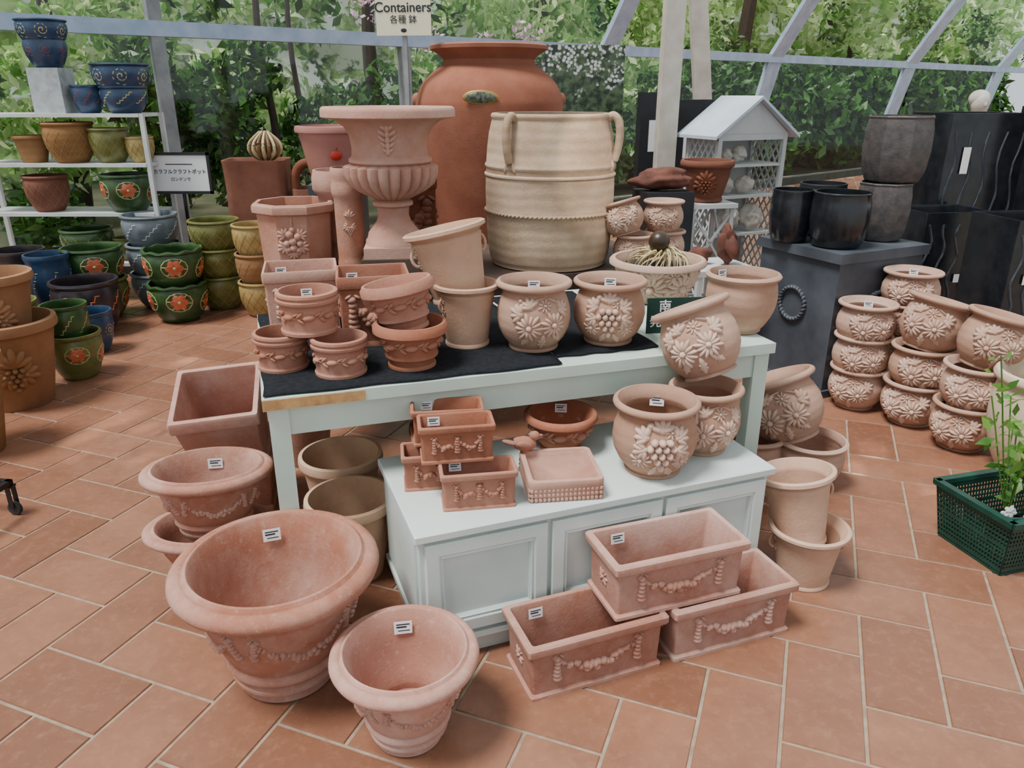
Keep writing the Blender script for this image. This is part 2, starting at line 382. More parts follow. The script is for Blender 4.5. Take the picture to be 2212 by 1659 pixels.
def decor(kind,key,R,Hh,mat):
    S=Surf(key,R,Hh);out=[]
    if kind=='daisy':
        L=vleaf(-.52*R,.60*Hh,.36*R,2.7)+vleaf(.54*R,.64*Hh,.34*R,.5)+leaf(-.36*R,.23*Hh,.24*R,-2.2)+leaf(.05*R,.20*Hh,.26*R,-1.6)+leaf(.45*R,.25*Hh,.22*R,-.6)
        L+=vleaf(-.25*R,.70*Hh,.32*R,2.0)+daisy(-.31*R,.42*Hh,.37*R,14)+daisy(.34*R,.45*Hh,.35*R,14,rot=.2)+daisy(.12*R,.72*Hh,.20*R,9)
        L+=[(-.1*R,.80*Hh,.22*R,.03*R,.3,.08*R),(.35*R,.78*Hh,.2*R,.03*R,-.5,.08*R),(-.5*R,.78*Hh,.06*R,.06*R,0,.1*R)]
        out.append(('flower_relief',MB().blobs(L,S.frame()).mesh('flower_relief',mat)))
    if kind=='grape':
        L=[]
        for a,rr in((2.6,.36),(.5,.36),(3.5,.34),(-.4,.34),(1.57,.36)): L+=vleaf(.40*R*math.cos(a),.56*Hh+.32*R*math.sin(a),rr*R,a)
        L+=daisy(-.46*R,.34*Hh,.25*R,11)+daisy(.48*R,.34*Hh,.25*R,11)+daisy(.22*R,.72*Hh,.17*R,8)+grapes(0,.48*Hh,.48*R)
        L+=leaf(-.15*R,.18*Hh,.22*R,-2.)+leaf(.2*R,.17*Hh,.22*R,-1.1)
        L+=[(-.25*R,.80*Hh,.09*R,.09*R,0,.12*R),(.05*R,.80*Hh,.24*R,.03*R,.2,.08*R)]
        out.append(('grape_relief',MB().blobs(L,S.frame()).mesh('grape_relief',mat)))
    if kind=='fest':
        zc=.66*Hh;n=4;c=2*pi*S.rad(zc)/n
        for k in range(n):
            mb=MB();mb.blobs(garland(-c*.40,c*.40,zc,.17*Hh,.040*R,22,True,k),S.frame(-pi/2+.25+k*2*pi/n))
            out.append(('garland_relief',mb.mesh('garland_relief',mat)))
    if kind=='olive':
        mb=MB();zc=.47*Hh if key=='cyl' else .56*Hh
        n=8;c=2*pi*S.rad(zc)/n
        for k in range(n):
            L=[(0,0+zc,.30*c,.16*c,.1,.19*c),(-.42*c,zc+.14*c,.22*c,.09*c,.7,.12*c),(-.36*c,zc-.14*c,.22*c,.09*c,-.7,.12*c),(.40*c,zc+.15*c,.2*c,.08*c,.5,.11*c),(.36*c,zc,.3*c,.035*c,0,.08*c),(-.3*c,zc,.3*c,.035*c,0,.08*c)]
            mb.blobs(L,S.frame(-pi/2+k*2*pi/n))
        out.append(('olive_garland',mb.mesh('olive_garland',mat)))
    if kind=='gmot':
        for k in range(5):
            mo=MB();mc=MB()
            fr=S.frame(-pi/2+k*2*pi/5);z=(.60 if k%2==0 else .5)*Hh
            L=[]
            for q in range(6):
                a=q*pi/3;L.append((.15*R*math.cos(a),z+.15*R*math.sin(a),.15*R,.12*R,a,.012*R))
            mo.blobs(L,fr);mo.cur=1;mo.blobs([(0,z,.06*R,.06*R,0,.04*R)],fr)
            L=[]
            for q in range(12):
                a=q*pi/6+.35;L.append((.42*R*math.cos(a),z+.32*R*math.sin(a),.12*R,.02*R,a+1.57,.012*R))
                if q%2:L.append((.33*R*math.cos(a),z+.27*R*math.sin(a),.10*R,.02*R,a,.012*R))
            mc.blobs(L,fr)
            out.append(('flower_motif',mo.mesh('flower_motif',[M['glorange'],M['glcream']]),'orange painted flower'));out.append(('vine_motif',mc.mesh('vine_motif',M['glcream']),'cream painted lines'))
    if kind in('swirl','swirlr','leafy'):
        for k in range(7):
            mc=MB()
            fr=S.frame(-pi/2+k*2*pi/7);z=.58*Hh;L=[]
            if kind=='leafy':
                for q in range(9):L.append(((q-4)*.07*R,z+(q-4)*.05*Hh,.09*R,.022*R,1.2 if q%2 else 0.,.01*R))
            else:
                for q in range(16):
                    a=q*.75;rr=.03+.018*q;L.append((rr*R*math.cos(a),z+rr*R*math.sin(a),.06*R,.018*R,a+1.57,.012*R))
            mc.blobs(L,fr)
            out.append(('swirl_motif' if kind!='leafy' else 'leaf_motif',mc.mesh('motif',mat),'painted pattern'))
    if kind=='net':
        mc=MB()
        for k in range(14):
            for s in(-1,1):
                pts=[]
                for q in range(7):
                    z=(.14+.7*q/6)*Hh;ph=2*pi*k/14+s*q*.14;r=S.rad(z)+.001;pts.append((r*math.cos(ph),r*math.sin(ph),z))
                mc.tube(pts,.008*R,4,1)
        out.append(('incised_net',mc.mesh('net',mat)))
    if kind=='medal':
        L=vleaf(0,.55*Hh,.45*R,1.57)+vleaf(-.1*R,.45*Hh,.4*R,3.4)+vleaf(.1*R,.45*Hh,.4*R,-.3)+grapes(0,.42*Hh,.35*R)
        for k in range(2): out.append(('fruit_relief',MB().blobs(L,S.frame(-pi/2+k*pi)).mesh('fruit_relief',mat)))
    if kind in('loop','rope'):
        for sgn in(-1,1):
            mb=MB();z=.68*Hh;r=S.rad(z);pts=[]
            for q in range(7):
                a=-pi/2+pi*q/6;pts.append((sgn*(r+.0+.13*R*math.cos(a)),0,z+.2*R*math.sin(a)))
            mb.tube(pts,.04*R,8,3)
            fr=S.frame(0 if sgn>0 else pi);mb.blobs(daisy(0,z+.16*R,.14*R,8)+daisy(0,z-.18*R,.12*R,8),fr)
            out.append(('handle',mb.mesh('handle',mat)))
    return out
def tagmesh():
    mb=MB();mb.box(0,0,0,.046,.0012,.034)
    mb.cur=1
    mb.box(0,-.0008,.009,.034,.0006,.003);mb.box(-.004,-.0008,.002,.026,.0006,.004);mb.box(.002,-.0008,-.008,.03,.0006,.0022)
    return mb.mesh('price_tag',[M['card'],M['ink']],smooth=False)
TAG=tagmesh()
cache={}
def pot(key,R,Hh,loc,mat,name='terracotta_pot',label='terracotta flower pot',cat='flower pot',dec=(),dmat=None,lean=None,tag=None,yaw=None,group=None,extra=(),seg=56,ribs=None,wav=None,scale=None,tagrot=0,tagsc=1,dy=0):
    ck=(key,round(R,3),round(Hh,3),mat,tuple(dec),dmat,seg,wav)
    if ck not in cache:
        P=[('pot_body',body(key,R,Hh,M[mat],seg,ribs,wav))]
        for d in dec:P+=decor(d,key,R,Hh,M[dmat or mat])
        cache[ck]=P
    P=[(p[0],p[1],p[2] if len(p)>2 else None) for p in cache[ck]]+list(extra)
    if tag is not None:
        S=Surf(key,R,Hh);z=tag*Hh
        r=S.rad(z)-PROF[key][2]*R-.004
        if key in('fest','cyl','cone','wide','bowl','taper','tall','urn'): r=min(r,PROF[key][1][-1][0]*R)-.002
        ang=pi/2+tagrot-dy
        Mx=Matrix.Translation((r*math.cos(ang),r*math.sin(ang),z))@Matrix.Rotation(tagrot-dy,4,'Z')@Matrix.Rotation(-.15,4,'X')@Matrix.Scale(tagsc,4)
        P.append(('price_tag',TAG,'small white printed price label',Mx))
    yw=math.atan2(-loc[1],-loc[0])+pi/2+dy if yaw is None else yaw
    return thing(name,label,cat,P,loc,yw,lean,group,scale)
# --- front floor
pot('fest',.266,.375,(-.619,1.70,0),'terraA',label='big aged terracotta pot with rolled rim and garlands on tiled floor',dec=('fest',),tag=.87,seg=80,tagsc=1.05)
pot('fest',.179,.262,(-.258,1.484,0),'terraA',label='smaller aged terracotta pot with rolled rim and garlands on tiles',dec=('fest',),tag=.84,seg=72)
pot('fest',.205,.21,(-.975,2.14,0),'terraA',name='oval_planter',label='lower oval terracotta planter under another oval planter',cat='planter',scale=(1,.75,1),yaw=.15)
pot('fest',.20,.245,(-.955,2.14,.17),'terraA',name='oval_planter',label='aged oval terracotta planter with garland relief stacked on another',cat='planter',dec=('fest',),scale=(1,.75,1),yaw=.15,tag=.8)
# --- rectangular planters
def ring(hw,hd,cr,z,n=4):
    out=[]
    for (sx,sy,a0) in((1,1,0),(-1,1,pi/2),(-1,-1,pi),(1,-1,1.5*pi)):
        for k in range(n):
            a=a0+(pi/2)*k/(n-1);out.append((sx*(hw-cr)+cr*math.cos(a),sy*(hd-cr)+cr*math.sin(a),z))
    return out
def boxpot(w,d,h,t,lip,mat,foot=.0,taper=.94):
    W,D=w/2-lip,d/2-lip;mb=MB();R=[]
    pr=[(taper,foot,0),(taper,foot,.055*h),(taper,foot*.6,.075*h),(taper,0,.09*h),(1,0,.82*h),(1,lip*.8,.84*h),(1,lip,.87*h),(1,lip,.97*h),(1,lip*.7,h),(1,lip-t,h),(1,lip-t-.002,.97*h),(taper*.98,-t*.8,.1*h)]
    for s,o,z in pr:R.append(ring(W*s+o,D*s+o,.008,z))
    mb.loft(R);return mb.mesh('planter_body',mat,30)
def planeframe(y,side=None,x=0):
    if side is None: return lambda u,w:(np.array((u,y,w)),np.array((1.,0,0)),np.array((0,0,1.)),np.array((0,-1.,0)))
    return lambda u,w:(np.array((x,u,w)),np.array((0,1.,0)),np.array((0,0,1.)),np.array((side,0.,0)))
def rplanter(w,d,h,loc,yaw,mat,label,group=None,sz=None,tag=True,ts=1,name='rectangular_planter',lean=None,relief='garland'):
    t=.018 if w>.3 else .009;lip=.014 if w>.3 else .007
    b=boxpot(w,d,h,t,lip,M[mat],lip*.6,.975)
    P=[('planter_body',b)]
    mb=MB();yy=-(d/2-lip)*.985;sz=sz or h*.068
    if relief=='garland':
        mb.blobs(garland(-w*.29,w*.29,h*.62,h*.22,sz,24,True,3),planeframe(yy))
        ro=MB().blobs(daisy(0,0,h*.15,8),planeframe(0)).mesh('rosette_relief',M[mat])
        for s in(-1,1): P.append(('rosette_relief',ro,None,Matrix.Translation((s*(w/2-lip)*.985,0,h*.48))@Matrix.Rotation(s*pi/2,4,'Z')))
    else:
        mb.blobs(garland(-w*.3,0,h*.6,h*.2,sz,9,True,3)+garland(0,w*.3,h*.6,h*.2,sz,9,True,4),planeframe(yy))
    P.append(('garland_relief',mb.mesh('garland_relief',M[mat])))
    if tag: P.append(('price_tag',TAG,'small white printed price label',Matrix.Translation((-w*.28,d/2-lip-t*.6-.006,h*.84))@Matrix.Rotation(-.12,4,'X')@Matrix.Scale(ts,4)))
    return thing(name,label,'planter',P,loc,math.radians(yaw),lean,group)
g='garland relief window planters'
rplanter(.415,.205,.172,(.2,1.735,0),21,'terraA','rectangular terracotta planter with fruit garland standing on the tiled floor',g,ts=.9)
rplanter(.415,.205,.172,(.607,1.885,0),20,'terraA','rectangular terracotta planter with garland on the floor beside its twin',g,ts=.9)
rplanter(.415,.205,.172,(.433,1.838,.173),19,'terraA','rectangular terracotta planter with garland stacked on top of two others',g,ts=.9)
g='small garland troughs'
for loc,yw,tg in(((-.095,1.885,.43),9,1),((-.215,1.997,.43),9,0),((-.20,2.115,.43),9,0),((-.157,1.948,.541),9,1),((-.19,2.06,.541),7,1)):
    rplanter(.213,.108,.11,loc,yw,'terraS','small terracotta trough with garland relief on the low cabinet',g,sz=.0072,tag=bool(tg),ts=.75,relief='double')
rplanter(.25,.21,.22,(-.735,2.62,.72),14,'terra','square terracotta planter standing on the black-clothed table',None,ts=.8)
rplanter(.235,.2,.235,(-.46,2.475,.72),12,'terraS','orange square terracotta planter standing on the black-clothed table',None,ts=.8)
def bigsq():
    b=boxpot(.3,.3,.3,.02,.012,M['terraA'],.008,.86)
    thing('square_planter','lower square terracotta planter under a tilted one','planter',[('planter_body',boxpot(.28,.28,.24,.02,.012,M['terraA'],.008,.86))],(-1.05,2.66,0),.2)
    thing('square_planter','aged square terracotta planter tilted forward on another one','planter',[('planter_body',b)],(-1.04,2.60,.235),.2,lean=(-90,20))
bigsq()
# --- cabinet
def cabinet():
    w,d,h=1.13,.49,.43
    B=MB();B.box(0,.01,.03,w-.05,d-.05,.06).box(0,.005,.2425,w-.03,d-.03,.365);B.box(0,0,.075,w-.012,d-.012,.018);
    T=MB();R=[]
    for o,z in((.004,h-.026),(0,h-.022),(0,h-.004),(.004,h)):R.append(ring(w/2-o,d/2-o,.004,z))
    T.loft(R)
    def door(dw,dh):
        mb=MB();R=[]
        for o,y in((0,.012),(0,-.008),(.003,-.011),(.036,-.011),(.042,-.005),(.047,-.008),(.056,.008)):
            R.append([(sx*(dw/2-o),y,sz*(dh/2-o)) for sx,sz in((-1,-1),(1,-1),(1,1),(-1,1))])
        mb.loft(R);return mb.mesh('door',M['paleblue'],20)
    P=[('body',B.mesh('body',M['paleblue'],30)),('cabinet_top',T.mesh('cabinet_top',M['paleblue'],30))]
    dm=door(.350,.295)
    for k in(-1,0,1):P.append(('door',dm,None,Matrix.Translation((k*.363,-(d/2-.015),.245))))
    s=MB();s.box(-(w/2-.012),0,.25,.008,d-.1,.28)
    P.append(('side_panel',s.mesh('side_panel',M['paleblue'])))
    thing('cabinet','low pale blue painted wooden cabinet with panelled doors on tiles','cabinet',P,(.193,2.119,0),math.radians(20.5))
cabinet()
# --- tables
def table(name,label,w,d,h,loc,yaw,mat='mint',mats=True,ap=.085):
    T=MB();T.box(0,0,h-.0175,w,d,.035)
    A=MB();A.box(0,-d/2+.03,h-.035-ap/2,w-.06,.02,ap).box(0,d/2-.03,h-.035-ap/2,w-.06,.02,ap).box(-w/2+.03,0,h-.035-ap/2,.02,d-.06,ap).box(w/2-.03,0,h-.035-ap/2,.02,d-.06,ap)
    P=[('tabletop',T.mesh('tabletop',M[mat])),('apron',A.mesh('apron',M[mat]))]
    L=MB();L.box(0,0,(h-.035)/2,.055,.055,h-.035);lm=L.mesh('leg',M[mat])
    for sx in(-1,1):
        for sy in(-1,1):P.append(('leg',lm,None,Matrix.Translation((sx*(w/2-.04),sy*(d/2-.04),0))))
    if mats:
        w_=MB();w_.box(-w/2+.14,-d/2-.001,h-.0175,.28,.004,.03);P.append(('bare_wood_edge',w_.mesh('bare_wood_edge',M['wood']),'unpainted wood edge'))
    thing(name,label,'table',P,loc,math.radians(yaw))
TY=18
table('display_table','mint painted wooden display table covered with black cloth mats',1.65,.9,.715,(-.038,2.613,0),TY)
def cloth(w,d,loc,yaw):
    mb=MB();nx,ny=24,14;V=[];F=[]
    for i in range(nx+1):
        for j in range(ny+1):
            x=-w/2+w*i/nx;y=-d/2+d*j/ny;V.append((x+.004*math.sin(j*1.3),y+.004*math.sin(i*.9),.004+.0006*math.sin(i*1.7+j)))
    for i in range(nx):
        for j in range(ny):
            a=i*(ny+1)+j;F.append([a,a+ny+1,a+ny+2,a+1])
    mb.add(V,F);me=mb.mesh('table_mat',M['cloth']);o=thing('table_mat','thin black cloth mat lying on the mint table','table mat',[('m',me)],loc,math.radians(yaw),group='black table mats')
    s=o.modifiers.new('s','SOLIDIFY');s.thickness=.004;s.offset=-1
cs,sn=math.cos(math.radians(TY)),math.sin(math.radians(TY))
def tl(x,y): return (-.038+x*cs-y*sn,2.613+x*sn+y*cs)
for x0,x1,y0,y1,a in((-.82,.06,-.44,.42,TY),(.075,.43,-.375,.40,TY-1.)):
    X,Y=tl((x0+x1)/2,(y0+y1)/2);cloth(x1-x0,y1-y0,(X,Y,.7155),a)
table('display_table','second dark wooden display table carrying the urn and cream jar',1.75,.8,.75,(-.20,3.60,0),TY,'box',mats=False)
ZT=.7215
# --- table top pots
g='small olive garland pots'
pot('cyl',.083,.113,(-.693,2.19,ZT),'terraS',label='small terracotta pot with olive garland band on the black mat',dec=('olive',),group=g,yaw=.2)
pot('cyl',.084,.113,(-.508,2.14,ZT),'terraS',label='small terracotta pot with olive garland band on the black mat',dec=('olive',),group=g,yaw=-.1)
pot('cyl',.091,.125,(-.602,2.185,ZT+.115),'terraS',label='small terracotta garland pot stacked on two others',dec=('olive',),group=g,tag=.8,tagsc=.7)
pot('cone',.114,.14,(-.305,2.205,ZT),'terraS',label='small tapered terracotta pot with olive garland on the black mat',dec=('olive',),group='tapered garland pots')
pot('cone',.112,.15,(-.322,2.235,ZT+.105),'terraS',label='small tapered terracotta pot tilted inside another one',dec=('olive',),group='tapered garland pots',lean=(165,10))
pot('tall',.108,.206,(-.148,2.42,ZT),'pale',label='buff terracotta pot with handles on the black mat',dec=('loop',),dy=.5)
pot('tall',.136,.235,(-.170,2.46,ZT+.145),'pale',label='buff terracotta pot with rosette handles tilted in another pot',dec=('loop',),lean=(165,13),dy=.3)
pot('belly',.121,.224,(.07,2.39,ZT),'belly',label='pale pink bellied pot with raised daisies on the black mat',dec=('daisy',),dmat='bellyP',tag=.82,tagsc=.85,dy=.2)
pot('belly',.120,.212,(.322,2.455,ZT),'belly',label='pink bellied pot with raised grape cluster on the black mat',dec=('grape',),dmat='bellyP',tag=.84,tagsc=.85)
pot('plainb',.127,.205,(.80,2.60,.716),'belly',label='plain pink rolled-rim pot at the table corner',tag=.88,tagsc=.8,tagrot=.8)
pot('belly',.128,.228,(.428,2.09,.43),'belly',label='bellied pot with grapes and flowers on the pale cabinet',dec=('grape',),dmat='bellyP',tag=.8,tagsc=.95,dy=.2)
pot('belly',.116,.215,(.610,2.235,.43),'belly',label='bellied daisy pot on the cabinet under a tilted one',dec=('daisy',),dmat='bellyP',dy=.35)
pot('belly',.126,.235,(.635,2.285,.66),'belly',label='bellied daisy pot tilted on top of another pot',dec=('daisy',),dmat='bellyP',lean=(140,25),dy=-.1)
pot('bowl',.118,.125,(.155,2.235,.43),'terraS',name='terracotta_bowl',label='low terracotta bowl with garland on the pale cabinet',dec=('olive',),tag=.8,tagsc=.85)
pot('wide',.193,.165,(.585,3.04,.716),'belly',name='terracotta_bowl',label='wide pink bowl with raised daisies holding a dried plant',dec=('daisy',),dmat='bellyP',dy=.25)
# tray + bird
def tray():
    mb=MB();W=.108
    R=[ring(W*.93,W*.93,.015,0),ring(W*.96,W*.96,.015,.02),ring(W*.97,W*.97,.015,.04),ring(W,W,.02,.047),ring(W,W,.02,.060),ring(W*.985,W*.985,.018,.064),ring(W*.86,W*.86,.014,.064),ring(W*.82,W*.82,.012,.05),ring(W*.62,W*.62,.01,.03),ring(W*.1,W*.1,.002,.028)]
    mb.loft(R)
    for s in range(4):
        for k in range(17):
            for r in range(3):
                x=-.098+k*.01225;z=.008+r*.014
                p=[(x,-W*.965,z),(W*.965,x,z),(-x,W*.965,z),(-W*.965,-x,z)][s]
                t=[(1,0,0),(0,1,0),(1,0,0),(0,1,0)][s];n=[(0,-1,0),(1,0,0),(0,1,0),(-1,0,0)][s]
                mb.blob(p,t,(0,0,1),n,.0055,.007,0,.004)
    thing('bird_bath','square terracotta bird bath tray with woven sides on the cabinet','bird bath',[('m',mb.mesh('bird_bath',M['terra']))],(.14,1.985,.43),math.radians(7))
    b=MB();X=(1,0,0);Z=(0,0,1);Y=(0,-1,0)
    b.blob((0,0,.03),X,Z,Y,.036,.023,-.15,.022,True);b.blob((.030,0,.052),X,Z,Y,.016,.015,0,.014,True);b.blob((.048,0,.052),X,Z,Y,.010,.004,-.1,.004)
    b.blob((-.045,0,.038),X,Z,Y,.028,.007,-.35,.013);b.blob((-.006,-.018,.033),X,Z,Y,.026,.012,-.25,.006);b.blob((-.006,.018,.033),X,Z,Y,.026,.012,-.25,.006);b.blob((0,0,.008),X,Z,Y,.014,.010,0,.012)
    b.blob((.037,-.012,.055),X,Z,Y,.002,.002,0,.002);b.blob((.037,.012,.055),X,Z,Y,.002,.002,0,.002)
    thing('bird_figurine','small terracotta bird sitting on the bird bath rim','figurine',[('m',b.mesh('bird',M['terraS'],60))],(.038,2.068,.490),math.radians(15))
tray()
# --- back table
ZB=.75
def octo():
    P=[('pot_body',body('octp',.19,.295,M['terra'],8)),]
    mb=MB();L=[]
    for (u,w,r) in((-.012,.17,.019),(.022,.16,.018),(0,.14,.02),(-.027,.13,.016),(.03,.13,.017),(.002,.11,.018),(0,.19,.013),(-.018,.105,.014),(.02,.10,.014)):L.append((u,w,r,r,0,r*1.1))
    for a,s in((.5,1),(2.6,1),(3.6,1.1),(5.8,1.1),(4.7,.9)):
        L+=vleaf(.035*math.cos(a),.14+.05*math.sin(a),.04*s,a)
    L.append((0,.22,.005,.025,0,.007))
    def fr(u,w): return (np.array((u,-(.150+.010*w/.3),w)),np.array((1.,0,0)),np.array((0,-.03,1.)),np.array((0,-1.,0)))
    mb.blobs(L,fr);P.append(('pear_relief',mb.mesh('pear_relief',M['terra'])))
    thing('octagonal_planter','octagonal terracotta planter with raised pear cluster on the table','planter',P,(-.98,3.50,ZB),math.radians(8))
octo()
def urn():
    R,Hh=.272,.555
    b=body('urn',R,Hh,M['terra'],120,(.345,.59,24,.12))
    S=Surf('urn',R,Hh);mb=MB();L=[]
    for k,(w,r) in enumerate(((.86,.018),(.82,.026),(.78,.028),(.74,.022),(.70,.015))):
        L.append((0,w*Hh,.010,.018,0,.014))
        for s in(-1,1):L.append((s*r*.7,w*Hh+.004,r*.8,.008,s*.7,.010))
    mb.blobs(L,S.frame(-pi/2))
    foot=MB();foot.box(0,0,-.0225,.25,.25,.045)
    P=[('urn_bowl',b),('leaf_relief',mb.mesh('leaf_relief',M['terra'])),('square_foot',foot.mesh('square_foot',M['terra']))]
    thing('garden_urn','footed terracotta urn with flared rim and fluted bowl on plinth','urn',P,(-.505,3.30,.892),.1)
    p=MB();p.box(0,0,.048,.27,.27,.096);thing('plinth','dark brown square plinth under the terracotta urn','plinth',[('m',p.mesh('plinth',M['box']))],(-.505,3.30,ZB),.1)
urn()
def jar():
    R,Hh=.297,.665;P=[('jar_body',body('jar',R,Hh,M['jar'],96))]
    for a in(-2.25,-.34):
        mb=MB();d=Vector((math.cos(a),math.sin(a),0));t=Vector((-d.y,d.x,0))
        pts=[d*.258+Vector((0,0,.645)),d*.285+Vector((0,0,.656)),d*.308+Vector((0,0,.63)),d*.315+Vector((0,0,.58)),d*.308+Vector((0,0,.52)),d*.294+Vector((0,0,.47))]
        mb.tube(pts,.018,12,5)
        for s in(-1,1): mb.blob(tuple(d*.288+t*s*.018+Vector((0,0,.45))),tuple(t),(0,0,1),tuple(d),.012,.032,.4*s,.010)
        P.append(('handle',mb.mesh('handle',M['jar'])))
    mb=MB()
    n=90
    for k in range(n):
        ph=2*pi*k/n;r=R*.998;c,s=math.cos(ph),math.sin(ph)
        mb.blob((r*c,r*s,.37*Hh),(-s,c,0),(0,0,1),(c,s,0),.012,.005,.5,.006)
    P.append(('rope_band',mb.mesh('rope_band',M['jar'])))
    thing('cream_clay_jar','big cream ribbed clay jar with loop handles and rope band','jar',P,(.173,3.60,ZB),0)
jar()
def giant():
    R,Hh=.424,1.75;P=[('jar_body',body('giant',R,Hh,M['giant'],96))]
    for a in(0.15,pi-.05):
        mb=MB();d=Vector((math.cos(a),math.sin(a),0));mb.blob(tuple(d*.42+Vector((0,0,1.46))),(-d.y,d.x,0),(0,0,1),tuple(d),.03,.04,0,.03);P.append(('lug',mb.mesh('lug',M['giant'])))
    Mx=Matrix.Translation((-.035,-.424,1.475))@Matrix.Rotation(.12,4,'X')
    o=MB();o.blob((0,0,0),(1,0,0),(0,0,1),(0,-1,0),.094,.037,0,.010,True);i=MB();i.blob((0,-.005,0),(1,0,0),(0,0,1),(0,-1,0),.080,.028,0,.008,True)
    P.append(('oval_plaque',o.mesh('oval_plaque',M['gold']),'gold rimmed oval plaque',Mx,[('plaque_face',i.mesh('plaque_face',M['plaque']),'dark mottled glossy face')]))
    thing('giant_terracotta_jar','huge orange terracotta storage jar with flared lip and oval plaque','jar',P,(-.13,4.7,0),0)
giant()
pot('cone',.12,.42,(-.80,3.62,ZB),'terra',label='tall terracotta pot with rolled rim beside the urn')
pot('cyl',.07,.45,(-.715,3.40,ZB),'terra',name='ornate_column_pot',label='narrow terracotta column pot with raised figures',dec=('medal',))
rplanter(.25,.22,.40,(-.49,3.70,ZB),12,'rust','tall square terracotta planter behind the urn',tag=False)
for (x,y,r,h,z,ln) in((.56,3.50,.088,.15,ZB,None),(.52,3.48,.088,.15,ZB+.15,(150,18)),(.72,3.60,.085,.15,ZB,None),(.70,3.58,.085,.15,ZB+.14,None)):
    pot('belly',r*1.1,h,(x,y,z),'belly',label='pink pot with raised fruit stacked on the back table',dec=('daisy',),dmat='bellyP',lean=ln,group='fruit relief pots on the back table')
def strap():
    mb=MB();R_=random.Random(5)
    for k in range(80):
        a=R_.uniform(0,2*pi);l=R_.uniform(.05,.14);h=R_.uniform(.01,.05)
        P=[(.015*math.cos(a),.015*math.sin(a),.03),(l*.4*math.cos(a+.4),l*.4*math.sin(a+.4),.03+h),(l*.8*math.cos(a),l*.8*math.sin(a),.03+h*.5),(l*math.cos(a-.2),l*math.sin(a-.2),-.0)]
        mb.tube(P,.006,4,4,taper=lambda t:1-.8*t)
    b=MB();b.blob((0,.0,.10),(1,0,0),(0,1,0),(0,0,1),.042,.042,0,.042,True)
    s=MB();s.add([( .16*math.cos(t),.16*math.sin(t),.0) for t in [2*pi*k/24 for k in range(24)]],[list(range(24))])
    thing('dried_plant','dried plant with cream strap leaves and a dark round seed head','plant',[('strap_leaves',mb.mesh('strap_leaves',M['strap'])),('seed_head',b.mesh('seed_head',M['ball']),'dark glossy ball'),('soil',s.mesh('soil',M['soil']))],(.585,3.04,.716+.13),0)
strap()
def gsign():
    mb=MB();mb.box(0,0,.0625,.22,.006,.125);t1=textmesh('南',.045,M['card'],bold=.01);t2=textmesh('発',.045,M['card'],bold=.01)
    thing('green_sign','dark green card sign with white Japanese characters on the table','sign',[('sign_board',mb.mesh('sign_board',M['gsign'])),('lettering',t1,'white character',Matrix.Translation((-.048,-.004,.094))@FACE),('lettering',t2,'white character',Matrix.Translation((-.078,-.004,.040))@FACE)],(.575,2.56,.716),.1)
gsign()
# --- under table
pot('taper',.145,.285,(-.525,2.175,0),'undert',label='dusty buff terracotta pot standing under the table')
pot('taper',.15,.285,(-.62,2.49,0),'undert',label='dusty buff terracotta pot deeper under the table')
pot('taper',.15,.30,(-.25,2.72,0),'rust',label='dark terracotta pot in shadow under the table')
pot('taper',.15,.45,(-.90,3.02,.0),'terra',label='terracotta pot behind the display table corner')
# --- right of table on floor
g='buff handled pots'
pot('tall',.127,.2,(.958,2.135,0),'pale',label='buff pot with rope handles on the floor beside the cabinet',dec=('rope',),group=g,dy=.3)
pot('tall',.125,.245,(.95,2.175,.12),'pale',label='buff pot leaning inside another beside the cabinet',dec=('rope',),lean=(140,11),group=g,dy=.4)
pot('plainb',.143,.20,(.985,2.86,0),'belly',label='pink rolled-rim pot with loop handles on the floor',dec=('loop',),tag=.88,tagsc=.9,tagrot=.8)
pot('plainb',.14,.20,(1.21,2.80,0),'belly',label='pink pot on the floor under a tilted daisy pot')
pot('belly',.155,.27,(1.15,2.84,.18),'belly',label='bellied daisy pot tilted on top of another pot',dec=('daisy',),dmat='bellyP',lean=(140,24))
g='stacked daisy pots on the floor'
lb='bellied pink daisy pot in a stack on the tiled floor'
for k in range(3): pot('belly',.138,.215,(1.755-.004*k,3.635,.165*k),'belly',label=lb,dec=('daisy',),dmat='bellyP',group=g,tag=.82 if k==2 else None,tagsc=.9,dy=(-.25,.1,.3)[k])
for k in range(2): pot('belly',.145,.215,(1.94+.01*k,3.43,.175*k),'belly',label=lb,dec=('daisy',),dmat='bellyP',group=g,dy=(-.3,.1)[k])
pot('belly',.145,.245,(1.93,3.41,.375),'belly',label='bellied daisy pot tilted on top of a stack',dec=('daisy',),dmat='bellyP',group=g,lean=(10,14),dy=-.3)
for k in range(2): pot('belly',.138,.215,(2.03+.012*k,3.15,.18*k),'belly',label=lb,dec=('daisy',),dmat='bellyP',group=g,dy=(-.3,-.1)[k])
pot('belly',.14,.245,(2.06,3.16,.375),'belly',label='bellied daisy pot tilted on top of a stack',dec=('daisy',),dmat='bellyP',group=g,lean=(0,12),dy=.2)
for k in range(4): pot('belly',.138,.20,(2.005,3.76,.158*k),'belly',label=lb,dec=('daisy',),dmat='bellyP',group=g,tag=.85 if k==3 else None,tagsc=.9)
